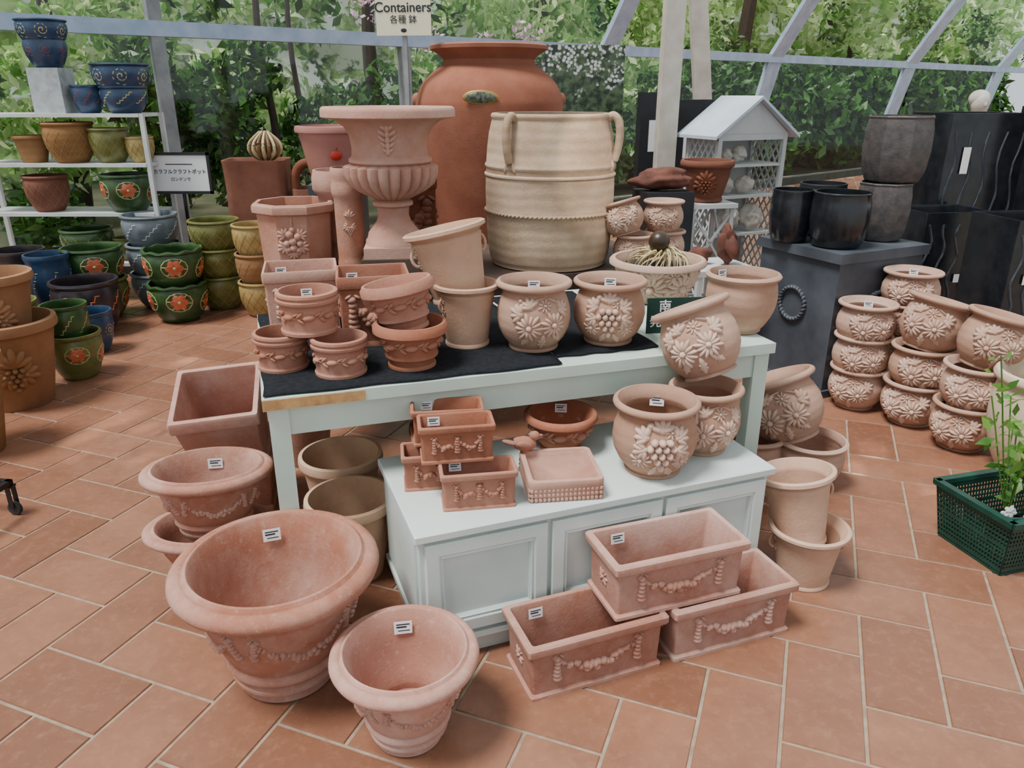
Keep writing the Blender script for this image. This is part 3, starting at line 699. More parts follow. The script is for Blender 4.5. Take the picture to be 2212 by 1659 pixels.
# --- dark cabinet with dark pots
def darkcab():
    mb=MB();mb.box(0,0,.02,.63,.57,.04).box(0,0,.38,.60,.54,.68).box(0,0,.735,.64,.58,.05)
    P=[('cabinet_body',mb.mesh('cabinet_body',M['dgrey'],30))]
    for (p,q) in(((0,-.275,.45),0),((-.305,0,.45),-pi/2)):
        r=MB()
        for k in range(26):
            a=2*pi*k/26;r.blob((.085*math.cos(a),0,.085*math.sin(a)),(1,0,0),(0,0,1),(0,-1,0),.018,.010,a+1.0,.018)
        P.append(('wreath_ornament',r.mesh('wreath_ornament',M['dgrey']),None,Matrix.Translation(p)@Matrix.Rotation(q,4,'Z')))
    thing('dark_cabinet','dark grey square plinth cabinet with raised wreath ornaments','cabinet',P,(1.77,4.10,0),math.radians(26))
darkcab()
for (x,y,r,h,z,sg,mt,lb) in((1.47,4.08,.11,.27,.76,56,'black','glossy black round pot on the dark cabinet'),(1.665,3.93,.145,.275,.76,56,'black','glossy black round pot on the dark cabinet'),
    (1.97,4.13,.145,.30,.76,8,'octd','dark faceted ceramic pot on the dark cabinet'),(1.70,4.28,.13,.28,.76,56,'blackm','matte black pot on the dark cabinet')):
    pot('blk',r,h,(x,y,z),mt,name='dark_pot',label=lb,seg=sg)
pot('blk',.175,.33,(2.0,4.15,1.06),'octd',name='dark_pot',label='dark faceted ceramic pot stacked on another faceted pot',seg=8)
def blackpl(w,d,h,loc,yaw,tagp):
    b=boxpot(w,d,h,.02,.0,M['black'],0,.98);P=[('planter_body',b)]
    for k in range(5):
        r=MB();x=-w*.40+k*w*.2;r.tube([(x+.018*math.sin(q*1.4+k),-d/2*.995,h*(.1+.82*q/12)) for q in range(13)],.008,6,3);P.append(('ripple_relief',r.mesh('ripple',M['ripple']),'raised wavy line'))
    m2=MB();m2.box(0,0,0,.05 if tagp[2] else .16,.002,.16 if tagp[2] else .05)
    P.append(('price_tag',m2.mesh('tag',M['card']),'white price strip',Matrix.Translation((tagp[0],-d/2-.012,tagp[1]))))
    thing('tall_black_planter','tall black rippled planter box standing on the floor','planter',P,loc,math.radians(yaw))
blackpl(.55,.4,1.38,(2.95,5.2,0),8,(-.14,1.1,1));blackpl(.5,.36,1.42,(3.5,5.0,0),8,(0,1.0,1));blackpl(.45,.35,.84,(2.62,4.72,0),8,(.1,.45,0));blackpl(.42,.35,.9,(2.72,4.05,0),8,(-.05,.60,0))
# --- basket and plant
def basket():
    mb=MB();w,d,h=.44,.31,.20;w2,d2=.38,.26
    def P(s,u,v):
        W=w2+(w-w2)*v;D=d2+(d-d2)*v;z=.005+h*v
        return {0:(u*W/2,-D/2,z),1:(W/2,u*D/2,z),2:(u*W/2,D/2,z),3:(-W/2,u*D/2,z)}[s]
    for s in range(4):
        n=32 if s%2==0 else 23
        for k in range(n+1):
            u=-1+2*k/n;mb.bar(P(s,u,0),P(s,u,1),.005,.004)
        for k in range(12):
            v=k/11;mb.bar(P(s,-1,v),P(s,1,v),.006 if k not in(0,1,6,10,11) else .014,.005,up=(0,1,0) if s%2==0 else (1,0,0))
    for k in range(14):
        y=-d2/2+d2*k/13;mb.bar((-w2/2,y,.006),(w2/2,y,.006),.008,.004,up=(0,0,1))
    r=MB()
    for s in range(4): r.bar(P(s,-1.03,1.03),P(s,1.03,1.03),.026,.018,up=(0,0,1))
    hd=MB();hd.tube([(-w/2,0,h),(-w/2+.02,-.02,h+.01),(-w/2+.02,-.12,h+.012),(0,-.14,h+.012),(w/2-.02,-.12,h+.012),(w/2,0,h)],.006,8,4)
    thing('shopping_basket','dark green plastic shopping basket with grid sides on the floor','basket',[('basket_body',mb.mesh('basket_body',M['basket'],30)),('rim',r.mesh('rim',M['basket'])),('handle',hd.mesh('handle',M['basket']))],(1.765,2.32,0),math.radians(16))
basket()
def leafcloud(name,pts,size,mat,up=.3):
    n=len(pts);pts=np.array(pts);a=rng.normal(size=(n,3));a/=np.linalg.norm(a,axis=1)[:,None];b=rng.normal(size=(n,3));b[:,2]+=up;b-=a*(a*b).sum(1)[:,None];b/=np.linalg.norm(b,axis=1)[:,None]
    s=size*rng.uniform(.6,1.3,size=(n,1));V=np.stack([pts-a*s,pts+b*s*.45-a*s*.1,pts+a*s,pts-b*s*.45-a*s*.1],1).reshape(-1,3)
    me=bpy.data.meshes.new(name);me.from_pydata(V.tolist(),[],(np.arange(n*4).reshape(n,4)).tolist());me.materials.append(mat);me.update()
    return me
def plant(loc):
    st=MB();pts=[];R_=random.Random(12)
    for k in range(7):
        a=R_.uniform(0,6.28);dx,dy=.05*math.cos(a)-.01,.05*math.sin(a);h=(.60,.5,.42,.36,.55,.3,.46)[k]
        P=[(0,0,.09),(dx,dy,.09+h*.4),(dx*1.8,dy*1.8,.09+h*.75),(dx*2.4,dy*2.4,.09+h)]
        st.tube(P,.0028,5,4)
        for q in range(13):
            t=R_.uniform(.3,1.05);pts.append((dx*2.4*t+R_.uniform(-.04,.04),dy*2.4*t+R_.uniform(-.04,.04),.09+h*t+R_.uniform(-.02,.02)))
    lm=leafcloud('leaves',pts,.030,M['leafp']);pb=body('taper',.06,.10,M['plasticdk'],32)
    P=[('nursery_pot',pb,'black plastic pot'),('stem',st.mesh('stem',M['leafp'])),('leaves',lm)]
    for k in range(4):
        fl=MB();x,y,z=R_.uniform(-.05,.05),R_.uniform(-.06,.0),R_.uniform(.12,.17)
        for q in range(5):
            a=q*1.257;fl.blob((x+.011*math.cos(a),y,z+.011*math.sin(a)),(1,0,0),(0,0,1),(0,-1,0),.012,.008,a,.002)
        P.append(('flower',fl.mesh('flower',M['card']),'white blossom'))
    thing('potted_plant','thin-stemmed leafy plant with white flowers standing in the basket','potted plant',P,loc,0)
plant((1.73,2.33,.012))
pot('plainb',.20,.45,(2.17,2.88,0),'beige',label='large pale beige pot standing on the floor behind the basket')
def trolley():
    f=MB();f.box(-.2,0,.135,.42,.02,.02).box(-.2,-.35,.135,.42,.02,.02).box(.0,-.175,.135,.02,.37,.02).box(-.4,-.175,.135,.02,.37,.02)
    P=[('trolley_frame',f.mesh('trolley_frame',M['metal']))]
    w=MB();rr=[]
    for o,r in((-.009,.014),(-.009,.024),(-.006,.027),(.006,.027),(.009,.024),(.009,.014)): rr.append([(r*math.cos(t),o,r*math.sin(t)+.027) for t in [2*pi*k/24 for k in range(24)]])
    w.loft(rr);wm=w.mesh('wheel',M['rubber']);b=MB();b.box(0,-.014,.075,.02,.003,.09).box(0,.014,.075,.02,.003,.09).box(0,0,.120,.028,.034,.006);bm_=b.mesh('bracket',M['metal'])
    for x,y in((0,0),(0,-.35),(-.4,0),(-.4,-.35)): P.append(('caster',bm_,'metal caster bracket',Matrix.Translation((x,y,0)),[('wheel',wm,'grey rubber wheel')]))
    thing('trolley','low metal trolley frame on rubber caster wheels','trolley',P,(-1.885,2.54,0),math.radians(-8))
trolley()
# --- left colourful pots
g='glazed craft pots on the floor'
def gp(x,y,R_,h,z,mat,dec=(),dm=None,lb='glazed patterned pot',wav=None,key='glz',grp=g): pot(key,R_,h,(x,y,z),mat,name='glazed_pot',label=lb,dec=dec,dmat=dm,group=grp,wav=wav)
L1='green glazed pot with orange flowers stacked on the floor';
gp(-2.337,5.22,.2,.27,0,'glgreen',('gmot',),None,L1,(.93,.02,10));gp(-2.335,5.22,.2,.27,.235,'glgreen',('gmot',),None,L1,(.93,.02,10))
for k in range(3): gp(-2.15,5.55,.18,.25,.2*k,'glolive',('net',),'glyel','olive glazed pot with incised lines in a stack')
for k in range(3): gp(-2.63,5.6,.195,.26,.21*k,'glgrey',('leafy',),'acry','grey glazed pot with pale leaf pattern in a stack')
for k in range(2): gp(-2.93,5.3,.2,.28,.22*k,'glgreen' if k else 'glolive',('gmot',),None,L1)
gp(-2.44,4.06,.145,.26,0,'glolive',('gmot',),None,'olive pot with red flower pattern on the floor');gp(-2.46,4.06,.12,.24,.18,'glgreen',('leafy',),'glcream','green pot with pale leaf pattern stacked on another')
gp(-2.58,4.50,.13,.26,0,'glblue',('swirl',),'glcream','blue glazed pot with pale swirls on the floor')
gp(-2.80,4.90,.21,.36,0,'gldark',('leafy',),'glorange','dark glazed pot with leaf pattern on the floor')
gp(-3.22,4.72,.17,.46,0,'glgrey',('leafy',),'glcream','grey-blue glazed pot with pale leaf pattern on the floor')
gp(-3.38,5.2,.17,.5,0,'gldark',(),None,'dark rimmed glazed pot on the floor')
gp(-3.10,5.05,.14,.5,0,'glblue',('leafy',),'glcream','blue glazed pot with leaf pattern among floor pots')
gp(-3.02,4.42,.17,.34,0,'glolive',('gmot',),None,'olive pot with flower pattern standing on the floor')
for k in range(3): gp(-1.80,5.35,.15,.25,.2*k,'glyel' if k!=1 else 'ochre',('net',),'ochre','yellow glazed pot with incised net in a stack')
pot('taper',.235,.45,(-2.54,3.67,0),'brownpot',label='large brown clay pot with leaf relief on the floor',dec=('medal',))
pot('taper',.2,.38,(-2.57,3.67,.30),'brownpot',label='large brown clay pot stacked inside another',dec=('medal',))
pot('taper',.19,.45,(-2.40,3.08,0),'ochre',label='ochre clay pot at the end of the row')
def shelf():
    w,d=1.3,.36;P=[]
    for z in(.3,.67,1.02,1.36): 
        s=MB();s.box(0,0,z-.012,w,d,.024);P.append(('shelf_board',s.mesh('shelf_board',M['white'])))
    l=MB();l.box(0,0,.68,.03,.03,1.36);lm=l.mesh('upright',M['white'])
    for sx in(-1,1):
        for sy in(-1,1):P.append(('upright',lm,None,Matrix.Translation((sx*(w/2+.015),sy*(d/2-.02),0))))
    thing('shelf_unit','white metal shelf unit holding glazed pots','shelf',P,(-3.28,5.87,0),0)
shelf()
g2='glazed pots on the shelf'
def sp(u,R_,h,z,mat,dec,dm,lb,key='glz'):
    pot(key,R_,h,(u,5.83,z),mat,name='glazed_pot',label=lb,dec=dec,dmat=dm,group=g2)
sp(-3.265,.14,.2,1.66,'glblue',('swirlr',),'glred','blue glazed pot with red swirls on an acrylic riser');sp(-3.265,.165,.17,1.80,'glblue',('swirlr',),'glcream','blue glazed pot nested in another')
def riser():
    mb=MB();mb.box(0,0,.15,.22,.2,.3);thing('display_riser','clear white display riser on top of the shelf','riser',[('m',mb.mesh('riser',M['acry']))],(-3.265,5.83,1.36),0)
riser()
sp(-3.03,.11,.19,1.36,'glblue',('leafy',),'glred','small blue and red glazed pot on the shelf');sp(-2.77,.16,.18,1.36,'glblue',('leafy',),'glcream','blue glazed pot with pale bands on the shelf');sp(-2.77,.195,.2,1.49,'glblue',('swirlr',),'glcream','blue glazed pot with cream swirls nested in another')
sp(-3.50,.125,.19,1.02,'ochre',(),None,'ochre glazed pot on the shelf','taper');sp(-3.22,.175,.28,1.02,'ochre',('net',),'glyel','large ochre pot with incised scales on the shelf');sp(-2.93,.14,.24,1.02,'glolive',('net',),'glyel','olive glazed pot on the shelf');sp(-2.715,.10,.18,1.02,'glyel',('net',),'glolive','yellow-green pot on the shelf')
sp(-3.46,.155,.26,.67,'rust',('net',),'ochre','brown pot with carved pattern on the shelf');sp(-2.86,.185,.27,.67,'glgreen',('gmot',),None,'green glazed pot with orange flowers on the shelf')
sp(-3.23,.19,.24,.3,'glgreen',('net',),'glyel','green patterned pot on the lower shelf');sp(-2.95,.09,.17,.3,'glolive',(),None,'small olive pot on the lower shelf');sp(-2.74,.12,.24,.3,'glgreen',(),None,'green pot on the lower shelf')
def placard():
    P=[];b=MB();b.box(0,0,.935,.43,.012,.28);fr=MB()
    for s in(-1,1): fr.box(0,-.004,.935+s*.14,.46,.022,.02);fr.box(s*.22,-.004,.935,.02,.022,.30)
    po=MB();po.box(0,.012,.40,.02,.02,.80).box(0,.012,.006,.25,.2,.012)
    t1=textmesh('カラフルクラフトポット',.036,M['ink'],bold=.01);t2=textmesh('ロンドンで',.03,M['ink'],bold=.01);ln=MB();ln.box(0,0,0,.2,.001,.006)
    P=[('sign_board',b.mesh('sign_board',M['card'])),('sign_frame',fr.mesh('sign_frame',M['blackm']),'thin dark frame'),('pole',po.mesh('pole',M['metal']),'dark metal stand'),
       ('lettering',t1,'dark Japanese lettering',Matrix.Translation((0,-.008,.945))@FACE),('lettering',t2,'dark Japanese lettering',Matrix.Translation((0,-.008,.89))@FACE),('small_print',ln.mesh('ln',M['ink']),'line of small print',Matrix.Translation((0,-.008,1.0)))]
    thing('framed_sign','white framed sign with Japanese lettering on a dark stand','sign',P,(-2.48,5.9,0),0)
placard()
def chimney():
    mb=MB();R=[]
    for s,z in((1.1,0),(1.05,.3),(1,.8),(1.03,.98),(1.06,1.03),(.98,1.03),(.9,1.0),(.88,.6)):R.append(ring(.22*s,.17*s,.06,z,6))
    mb.loft(R);thing('tall_rust_planter','broad rust brown terracotta planter with rounded corners','planter',[('m',mb.mesh('tall_rust_planter',M['rust']))],(-1.93,6.0,0),.1)
    mb=MB();R=[]
    for s,z in((1.1,0),(1.05,.3),(1,.6),(1,.82),(.92,.82),(.88,.5)):R.append(ring(.16*s,.15*s,.05,z,6))
    mb.loft(R);h=MB();h.tube([(-.14,-.06,.80),(-.135,-.06,.92),(-.07,-.06,1.0),(.07,-.06,1.0),(.135,-.06,.92),(.14,-.06,.80)],.035,10,5)
    thing('tall_rust_planter','rust brown terracotta planter with an arched handle','planter',[('planter_body',mb.mesh('pb',M['rust'])),('arched_handle',h.mesh('arched_handle',M['rust']))],(-1.50,6.0,0),.1)
    b=MB()
    for k in range(18):
        b.cur=k%2
        a=2*pi*k/18;b.tube([(.03*math.cos(a),.03*math.sin(a),0),(.105*math.cos(a),.105*math.sin(a),.05),(.11*math.cos(a),.11*math.sin(a),.12),(.03*math.cos(a+.3),.03*math.sin(a+.3),.20)],.017,6,4,taper=lambda t:1.1-.7*t)
    b.cur=1;b.blob((0,0,.10),(1,0,0),(0,1,0),(0,0,1),.09,.09,0,.09,True)
    thing('dried_artichoke_plant','brown dried plant ball with curved striped leaves on a planter','plant',[('m',b.mesh('dap',[M['strap'],M['tan']]))],(-1.84,5.95,1.03),0)
chimney()
def apple():
    mb=MB();mb.blob((0,0,0),(1,0,0),(0,0,1),(0,-1,0),.028,.024,0,.008,True);mb.tube([(0,0,.02),(.005,0,.04)],.003,5,1);return mb
pot('taper',.20,.29,(-.93,4.2,1.05),'pinkp',name='pink_pot',label='pale pink tapered pot with a red apple motif',extra=[('apple_motif',apple().mesh('apple_motif',M['apple']),'small red apple ornament',Matrix.Translation((-.0,-.170,.15)))])
st=MB();st.box(0,0,.525,.28,.28,1.05);thing('display_pedestal','dark display pedestal under the pink pot','pedestal',[('m',st.mesh('ped',M['dgrey']))],(-.93,4.2,0),.1)
# --- signs
def csign():
    b=MB();b.box(0,0,1.915,.295,.01,.265);po=MB();po.box(0,.015,.95,.024,.024,1.9).box(0,.015,.006,.24,.2,.012)
    t1=textmesh('Containers',.068,M['ink'],bold=.012);t2=textmesh('各種 鉢',.045,M['ink'],bold=.002);lo=MB();lo.blob((0,0,0),(1,0,0),(0,0,1),(0,-1,0),.016,.010,0,.002,True)
    P=[('sign_board',b.mesh('sign_board',M['cream'])),('pole',po.mesh('pole',M['postm']),'pale metal pole'),('lettering',t1,'dark lettering reading Containers',Matrix.Translation((0,-.007,1.917))@FACE),('lettering',t2,'dark Japanese lettering',Matrix.Translation((0,-.007,1.858))@FACE),('emblem',lo.mesh('emblem',M['ink']),'small dark oval emblem',Matrix.Translation((0,-.006,1.808)))]
    thing('section_sign','cream sign reading Containers on a slim metal pole','sign',P,(-.575,4.47,0),-.1)
csign()
def photo():
    b=MB();b.box(0,0,0,.66,.02,.62);l=MB();l.bar((-.2,.02,-.2),(-.25,.2,-1.52),.03,.03);l.bar((.2,.02,-.2),(.25,.2,-1.52),.03,.03);l.bar((0,.01,-.2),(0,-.15,-1.52),.03,.03)
    thing('flower_photo_board','large photo board of white blossoms on an easel','poster',[('photo_board',b.mesh('photo_board',M['photo'])),('easel',l.mesh('easel',M['metal']))],(.56,6.5,1.535),.12)
photo()
p=MB();p.box(0,0,2,.125,.10,4);struct('trim_1',p.mesh('pillar',M['pillar']),(1.035,5.4,0),.1)
p=MB();p.bar((1.80,7.4,.9),(1.47,7.3,3.2),.15,.1);struct('trim_2',p.mesh('brace',M['pillar']))
for x,y,zt in((1.03,5.95,1.5),(1.30,6.0,1.45),(1.52,6.1,1.45)):
    b=MB();b.box(0,0,zt/2,.2,.12,zt);t=MB();t.box(0,0,0,.07,.002,.22)
    thing('black_column_planter','tall narrow black column planter with a paper label','planter',[('planter_body',b.mesh('bcp',M['blackm'])),('label_card',t.mesh('lc',M['card']),'white paper label',Matrix.Translation((0,-.062,zt-.3)))],(x,y,0),.1,group='black column planters')
def house():
    w,d,h=.56,.34,1.25;B=MB()
    for sx in(-1,1):
        for sy in(-1,1):B.box(sx*(w/2-.015),sy*(d/2-.015),h/2,.03,.03,h)
    B.box(0,-d/2+.012,h-.02,w,.02,.04);B.box(0,d/2-.004,h/2,w,.006,h)
    P=[('frame',B.mesh('frame',M['white'],30))]
    for z in(.02,.32,.6,.85,1.05):
        s=MB();s.box(0,0,z,w-.03,d-.02,.016);P.append(('shelf_board',s.mesh('sb',M['white'])))
    for sx in(-1,1):
        L=MB();st=.055
        x=sx*(w/2-.012);y0,y1,z0,z1=-d/2+.02,d/2-.02,.04,h-.03
        for s in(-1,1):
            c=-2.5
            while c<2.5:
                pts=[]
                for yy in(y0,y1):
                    zz=s*1.5*yy+c
                    if z0<=zz<=z1:pts.append((yy,zz))
                for zz in(z0,z1):
                    yy=(zz-c)/(s*1.5)
                    if y0<yy<y1:pts.append((yy,zz))
                if len(pts)>=2:L.bar((x+s*.003,pts[0][0],pts[0][1]),(x+s*.003,pts[1][0],pts[1][1]),.013,.004,up=(1,0,0))
                c+=st*1.6
        P.append(('lattice_panel',L.mesh('lattice_panel',M['white'])))
    R=MB();o=.06;ap=h+.23;ez=h-.01
    for s in(-1,1):
        x1=s*(w/2+o);V=[(0,-d/2-.05,ap),(0,d/2+.03,ap),(x1,d/2+.03,ez),(x1,-d/2-.05,ez)];V+=[(a,b,c-.02) for a,b,c in V]
        R.add(V,[[0,1,2,3],[7,6,5,4],[0,3,7,4],[1,5,6,2],[2,6,7,3],[0,4,5,1]])
    P.append(('roof',R.mesh('roof',M['roofp'],20),'pale blue-grey pitched roof'))
    G=MB();G.add([(-w/2,-d/2+.0,h),(w/2,-d/2+.0,h),(0,-d/2,ap-.02)],[[0,1,2]]);P.append(('gable',G.mesh('gable',M['white'])))
    thing('display_house','white wooden display shelf shaped like a house with lattice sides','display shelf',P,(1.50,5.35,0),math.radians(24))
house()
def rocky(name,label,cat,r,loc,mat,seed,sc=(1,1,1),amp=.35):
    R_=np.random.default_rng(seed);V=ICV4.copy();d=np.zeros(len(V))
    for k in range(14):
        q=R_.normal(size=3)*(1.2+k*.5);d+=np.sin(V@q+R_.uniform(0,6))*amp/(1+k*.35)
    V=V*(1+d*.5)[:,None]*r*np.array(sc);V[:,2]-=V[:,2].min();mb=MB();mb.add(V.tolist(),ICF4)
    thing(name,label,cat,[('m',mb.mesh(name,M[mat],50))],loc,0)
def stool():
    L=MB();h=.90
    for sx in(-1,1):
        for sy in(-1,1):L.box(sx*.12,sy*.12,h/2-.01,.022,.022,h-.02)
    for s in(-1,1):
        L.bar((-.12,s*.12,.5),(.12,s*.12,.85),.014,.01);L.bar((.12,s*.12,.5),(-.12,s*.12,.85),.014,.01);L.bar((s*.12,-.12,.5),(s*.12,.12,.85),.014,.01,up=(1,0,0));L.bar((s*.12,.12,.5),(s*.12,-.12,.85),.014,.01,up=(1,0,0))
        L.box(s*.12,0,.3,.014,.22,.014);L.box(0,s*.12,.3,.22,.014,.014)
    T=MB();T.box(0,0,h-.0125,.29,.29,.025)
    thing('stool','white wooden stool with crossed braces under a brown bowl','stool',[('seat',T.mesh('seat',M['white'])),('legs',L.mesh('legs',M['white']))],(1.135,4.6,0),.2)
stool()
pot('wide',.155,.235,(1.135,4.6,.90),'rust',name='terracotta_bowl',label='rust brown footed bowl with leaf relief on a white stool',dec=('medal',))
def lowtab():
    T=MB();T.box(0,0,.605,.36,.32,.03)
    P=[('tabletop',T.mesh('t',M['white']))]
    l=MB();l.box(0,0,.295,.03,.03,.59);lm=l.mesh('leg',M['white'])
    for sx in(-1,1):
        for sy in(-1,1):P.append(('leg',lm,None,Matrix.Translation((sx*.16,sy*.14,0))))
    thing('side_table','small white side table holding rock ornaments','table',P,(1.10,4.15,0),.3)
lowtab()
rocky('rock_ornament','jagged red-brown rock ornament on the white side table','rock',.062,(1.17,4.12,.62),'rock',3,(.8,.8,1.7),.35)
rocky('rock_ornament','flat jagged red-brown rock on a dark pedestal','rock',.10,(.86,4.45,.98),'rock',17,(1.5,.8,.6),.22)
rocky('rock_ornament','small red-brown rock on the side table','rock',.045,(1.02,4.15,.62),'rock',12,(1.3,.8,.9),.4)
pb=MB();pb.box(0,0,.49,.28,.24,.98);thing('display_pedestal','dark display pedestal under a red-brown rock','pedestal',[('m',pb.mesh('pd',M['blackm']))],(.86,4.45,0),.2)
for k,(x,y,z,r) in enumerate(((1.42,5.22,.868,.045),(1.55,5.28,.868,.055),(1.45,5.22,.618,.07),(1.62,5.30,.618,.07),(1.40,5.2,1.068,.045),(1.5,5.25,1.068,.045))):
    rocky('stone_figurine','small white stone garden figurine on the lattice house shelf','figurine',r,(x,y,z),'stone',20+k,(1,.8,1.0),.3)
rocky('stone_figurine','white stone ornament lying beside the lattice house','figurine',.13,(1.36,4.75,.0),'stone',41,(1.3,1,.8),.3)
def statue():
    P=MB();S=[(.16,0),(.16,.08),(.12,.12),(.12,1.0),(.16,1.04),(.16,1.1)]
    P.loft([[(r*math.cos(t),r*math.sin(t),z) for t in [2*pi*k/24 for k in range(24)]] for r,z in S])
    B=MB();X=(1,0,0);Z=(0,0,1);Y=(0,-1,0)
    B.blob((0,0,1.2),X,Z,Y,.15,.12,0,.09,True);B.blob((0,0,1.32),X,Z,Y,.045,.07,0,.05,True);B.blob((0,-.01,1.42),X,Z,Y,.062,.082,0,.075,True);B.blob((0,.015,1.455),X,Z,Y,.075,.065,0,.075,True);B.blob((0,-.085,1.41),X,Z,Y,.01,.018,0,.012);B.blob((-.13,0,1.22),X,Z,Y,.06,.1,.3,.06,True);B.blob((.13,0,1.22),X,Z,Y,.06,.1,-.3,.06,True)
    thing('stone_bust','white stone bust of a figure on a round pedestal','statue',[('pedestal',P.mesh('pedestal',M['stone'])),('bust',B.mesh('bust',M['stone'],60))],(3.62,6.3,.0),0)
statue()
# ---------------------------------------------------------------- greenhouse wall
E=Vector((.763,.647,0));NN=Vector((.647,-.763,0));P0=Vector((-3.85,6.35,0))
def W(s,z,off=0): 
    p=P0+E*s+NN*off;return Vector((p.x,p.y,z))
rl=MB();rl.bar(W(-3,2),W(22,2),.10,.12,up=(0,0,1));struct('trim_3',rl.mesh('rail',M['frame']))
for k,s in enumerate((-1.4,1.11,3.57)):
    b=MB();b.bar(W(s,0),W(s,3.6),.11,.09,up=tuple(NN));struct('trim_%d'%(4+k),b.mesh('post',M['postm']))
for k,s in enumerate((6.64,10.5,15.3,20)):
    wd=.15+.020*s
    b=MB();b.bar(W(s,0,-.5),W(s,2,0),wd,.06,up=tuple(NN));b.bar(W(s,2,0),W(s,4,1.28),wd,.06,up=tuple(NN));struct('trim_%d'%(8+k),b.mesh('rafter',M['frame']))
b=MB();b.bar(W(-3,.06),W(22,.06),.12,.12,up=tuple(NN));struct('wall_back',b.mesh('sill',M['sill']))
m,nt,b=newmat('window_glass');nt.nodes.remove(b);t=N(nt,'ShaderNodeBsdfTransparent');gl=N(nt,'ShaderNodeBsdfGlossy');gl.inputs['Roughness'].default_value=.05;mx=N(nt,'ShaderNodeMixShader');mx.inputs[0].default_value=.05
nt.links.new(t.outputs[0],mx.inputs[1]);nt.links.new(gl.outputs[0],mx.inputs[2]);nt.links.new(mx.outputs[0],nt.nodes['Material Output'].inputs[0]);M['glass']=m
ss=[-3,-1.4,1.11,3.57,6.64,10.5,15.3,20]
for k in range(7):
    g_=MB();a,c=ss[k]+.05,ss[k+1]-.05
    g_.add([W(a,.12,-.0),W(c,.12,-.0),W(c,1.96,0),W(a,1.96,0)],[[0,1,2,3]])
    if k<4:g_.add([W(a,2.04),W(c,2.04),W(c,3.6),W(a,3.6)],[[0,1,2,3]])
    else:g_.add([W(a,2.04,.03),W(c,2.04,.03),W(c,4,1.28),W(a,4,1.28)],[[0,1,2,3]])
    struct('window_%d'%(k+1),g_.mesh('glass',m,smooth=False))
# outside
gm=plain('garden_ground',(44,60,32),.95,(84,80,58),1.5)
gb=MB();a,c,d_,e_=W(-8,-.03,-.1),W(34,-.03,-.1),W(34,-.03,-16),W(-8,-.03,-16);gb.add([a,c,d_,e_],[[0,1,2,3]]);o=obj('garden_ground',gb.mesh('gg',gm,smooth=False));o['kind']='structure'
def cloud_pts(n,s0,s1,o0,o1,z0,z1,clus=40,cr=.5):
    C=[(random.uniform(s0,s1),random.uniform(o0,o1),random.uniform(z0,z1)) for _ in range(clus)];out=[]
    for k in range(n):
        c=random.choice(C);v=rng.normal(size=3);v/=np.linalg.norm(v);r=cr*random.uniform(.3,1)**.5
        out.append(tuple(W(c[0]+v[0]*r,max(.03,c[2]+v[2]*r),min(-.35,c[1]+v[1]*r*.7))))
    return out
def shrub(n,s0,s1,o0,o1,z0,z1,clus,cr,size,mat,name,label):
    me=leafcloud(name,cloud_pts(n,s0,s1,o0,o1,z0,z1,clus,cr),size,M[mat]);o=obj(name,me);o['label']=label;o['category']='tree' if 'tree' in name else 'shrub';o['kind']='stuff'
shrub(9500,-3,4.5,-1.6,-.8,.2,1.75,34,.38,.075,'leafd','shrub_foliage','dark leafy shrubs outside the greenhouse glass')
shrub(14000,4.5,11,-2.0,-.9,.2,1.75,60,.46,.09,'leafd','shrub_foliage','dark leafy shrubs outside the greenhouse glass')
shrub(16000,11,24,-2.6,-1.0,.2,1.8,95,.72,.14,'leafd','shrub_foliage','dark leafy shrubs outside the greenhouse glass')
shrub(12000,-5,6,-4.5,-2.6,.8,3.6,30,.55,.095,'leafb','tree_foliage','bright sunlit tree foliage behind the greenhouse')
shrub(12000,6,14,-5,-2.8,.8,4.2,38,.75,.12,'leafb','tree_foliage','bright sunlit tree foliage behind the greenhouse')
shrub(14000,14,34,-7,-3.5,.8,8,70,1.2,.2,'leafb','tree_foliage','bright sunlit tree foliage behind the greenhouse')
shrub(2600,-5,30,-2.4,-1.6,2.2,3.4,24,.5,.09,'leafd','tree_foliage','darker tree branches behind the greenhouse')
shrub(380,3.4,6.6,-1.4,-1.0,2.05,2.45,9,.2,.045,'pinkl','shrub_blossom','pale pink blossom on shrubs outside the glass')
for s,o_,r in((2.6,-1.3,.05),(3.1,-1.6,.04),(5.2,-3.4,.14),(1.0,-3.4,.1),(8.8,-3.6,.16),(12.5,-3.8,.14),(17,-5,.25)):
    t_=MB();a=W(s,0,o_);t_.tube([a,a+Vector((.05,.03,1)),a+Vector((-.04,.05,2.2)),a+Vector((.1,0,4.2))],r,8,4,taper=lambda t:1-.4*t)
    oo=obj('tree_trunk',t_.mesh('tree_trunk',M['bark']));oo['label']='brown tree trunk outside the greenhouse';oo['category']='tree trunk'
hm,nt,b=newmat('far_foliage');tc=N(nt,'ShaderNodeTexCoord');v=N(nt,'ShaderNodeTexVoronoi');v.inputs['Scale'].default_value=3.5;nt.links.new(tc.outputs['Object'],v.inputs['Vector'])
c=mixc(nt,ramp(nt,noise(nt,tc.outputs['Object'],1.1,8,.7),.36,.52),rgb(36,70,28),rgb(204,236,150));c=mixc(nt,ramp(nt,v.outputs['Distance'],.1,.7,0,.5),c,rgb(50,86,36));c=mixc(nt,ramp(nt,noise(nt,tc.outputs['Object'],1.7,6,.7),.48,.53),c,rgb(255,255,252))  # bright gaps and sunlit patches are painted into the hedge colour
nt.links.new(c,b.inputs['Base Color']);b.inputs['Roughness'].default_value=.8
hb=MB();V=[];F=[];nx,nz=120,30
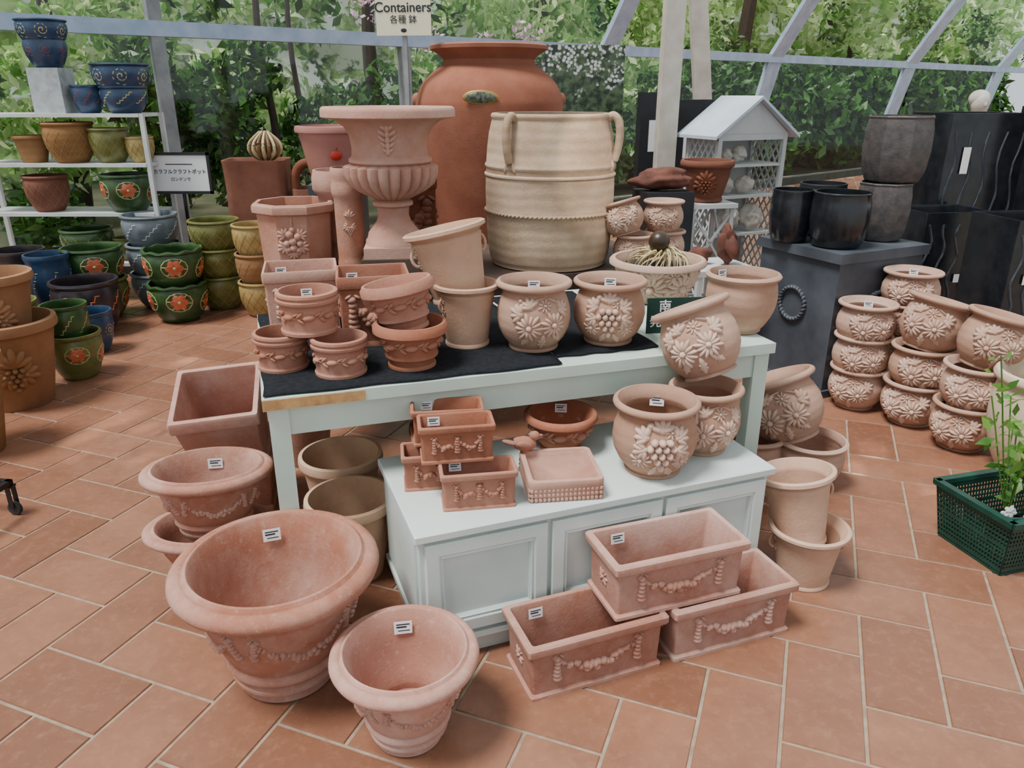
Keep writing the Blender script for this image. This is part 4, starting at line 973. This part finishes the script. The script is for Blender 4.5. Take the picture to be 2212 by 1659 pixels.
for i in range(nx+1):
    for j in range(nz+1):
        s=-8+52*i/nx;z=11.*j/nz;off=-8.5+.35*math.sin(s*2.1+z)+.3*math.sin(s*4.7+z*3.1)+.25*math.sin(z*5+s)+random.uniform(-.2,.2);V.append(tuple(W(s,z-.05,off)))
for i in range(nx):
    for j in range(nz):
        a=i*(nz+1)+j;F.append([a,a+nz+1,a+nz+2,a+1])
hb.add(V,F);o=obj('hedge',hb.mesh('hedge',hm));o['label']='tall green hedge behind the garden trees';o['category']='hedge';o['kind']='stuff'
# ---------------------------------------------------------------- light
w=bpy.data.worlds.new('world');SC.world=w;w.use_nodes=True;nt=w.node_tree;bg=nt.nodes['Background'];bg.inputs[0].default_value=(.87,.95,1.0,1);bg.inputs[1].default_value=.95
sl=bpy.data.lights.new('sun','SUN');sl.energy=5.2;sl.angle=math.radians(18);sl.color=(1,.97,.93);so=obj('sun',sl)
d=Vector((.40,.22,-1)).normalized();so.rotation_euler=d.to_track_quat('-Z','Y').to_euler()
def spot(tgt,src,ang,en,blend=.5):
    l=bpy.data.lights.new('sunbeam','SPOT');l.energy=en;l.spot_size=math.radians(ang);l.spot_blend=blend;l.color=(1,.93,.82);l.shadow_soft_size=.02;o=obj('sunbeam',l,loc=src);d=(Vector(tgt)-Vector(src)).normalized();o.rotation_euler=d.to_track_quat('-Z','Y').to_euler()
for tgt,an,en in(((-2.06,3.62,0),2.6,900),((-1.93,3.46,0),3.6,1000),((-2.00,3.22,0),2.4,800),((-1.76,3.34,0),2.0,800),((-1.92,3.02,0),1.8,700),((-1.62,3.02,0),1.8,600),((-1.95,4.3,0),2.4,900)):
    spot(tgt,(tgt[0]-1.1,tgt[1]-2.6,1.9),an,en,1.0)
for tgt,an,en in(((1.62,3.10,0),2.6,900),((1.46,2.92,0),2.0,800),((1.40,3.3,0),2.2,800),((1.68,2.70,0),1.8,700)):
    spot(tgt,(tgt[0]-.7,tgt[1]-2.8,2.6),an,en,1.0)
spot((.36,3.35,1.25),(1.2,1.2,4.2),6,700)
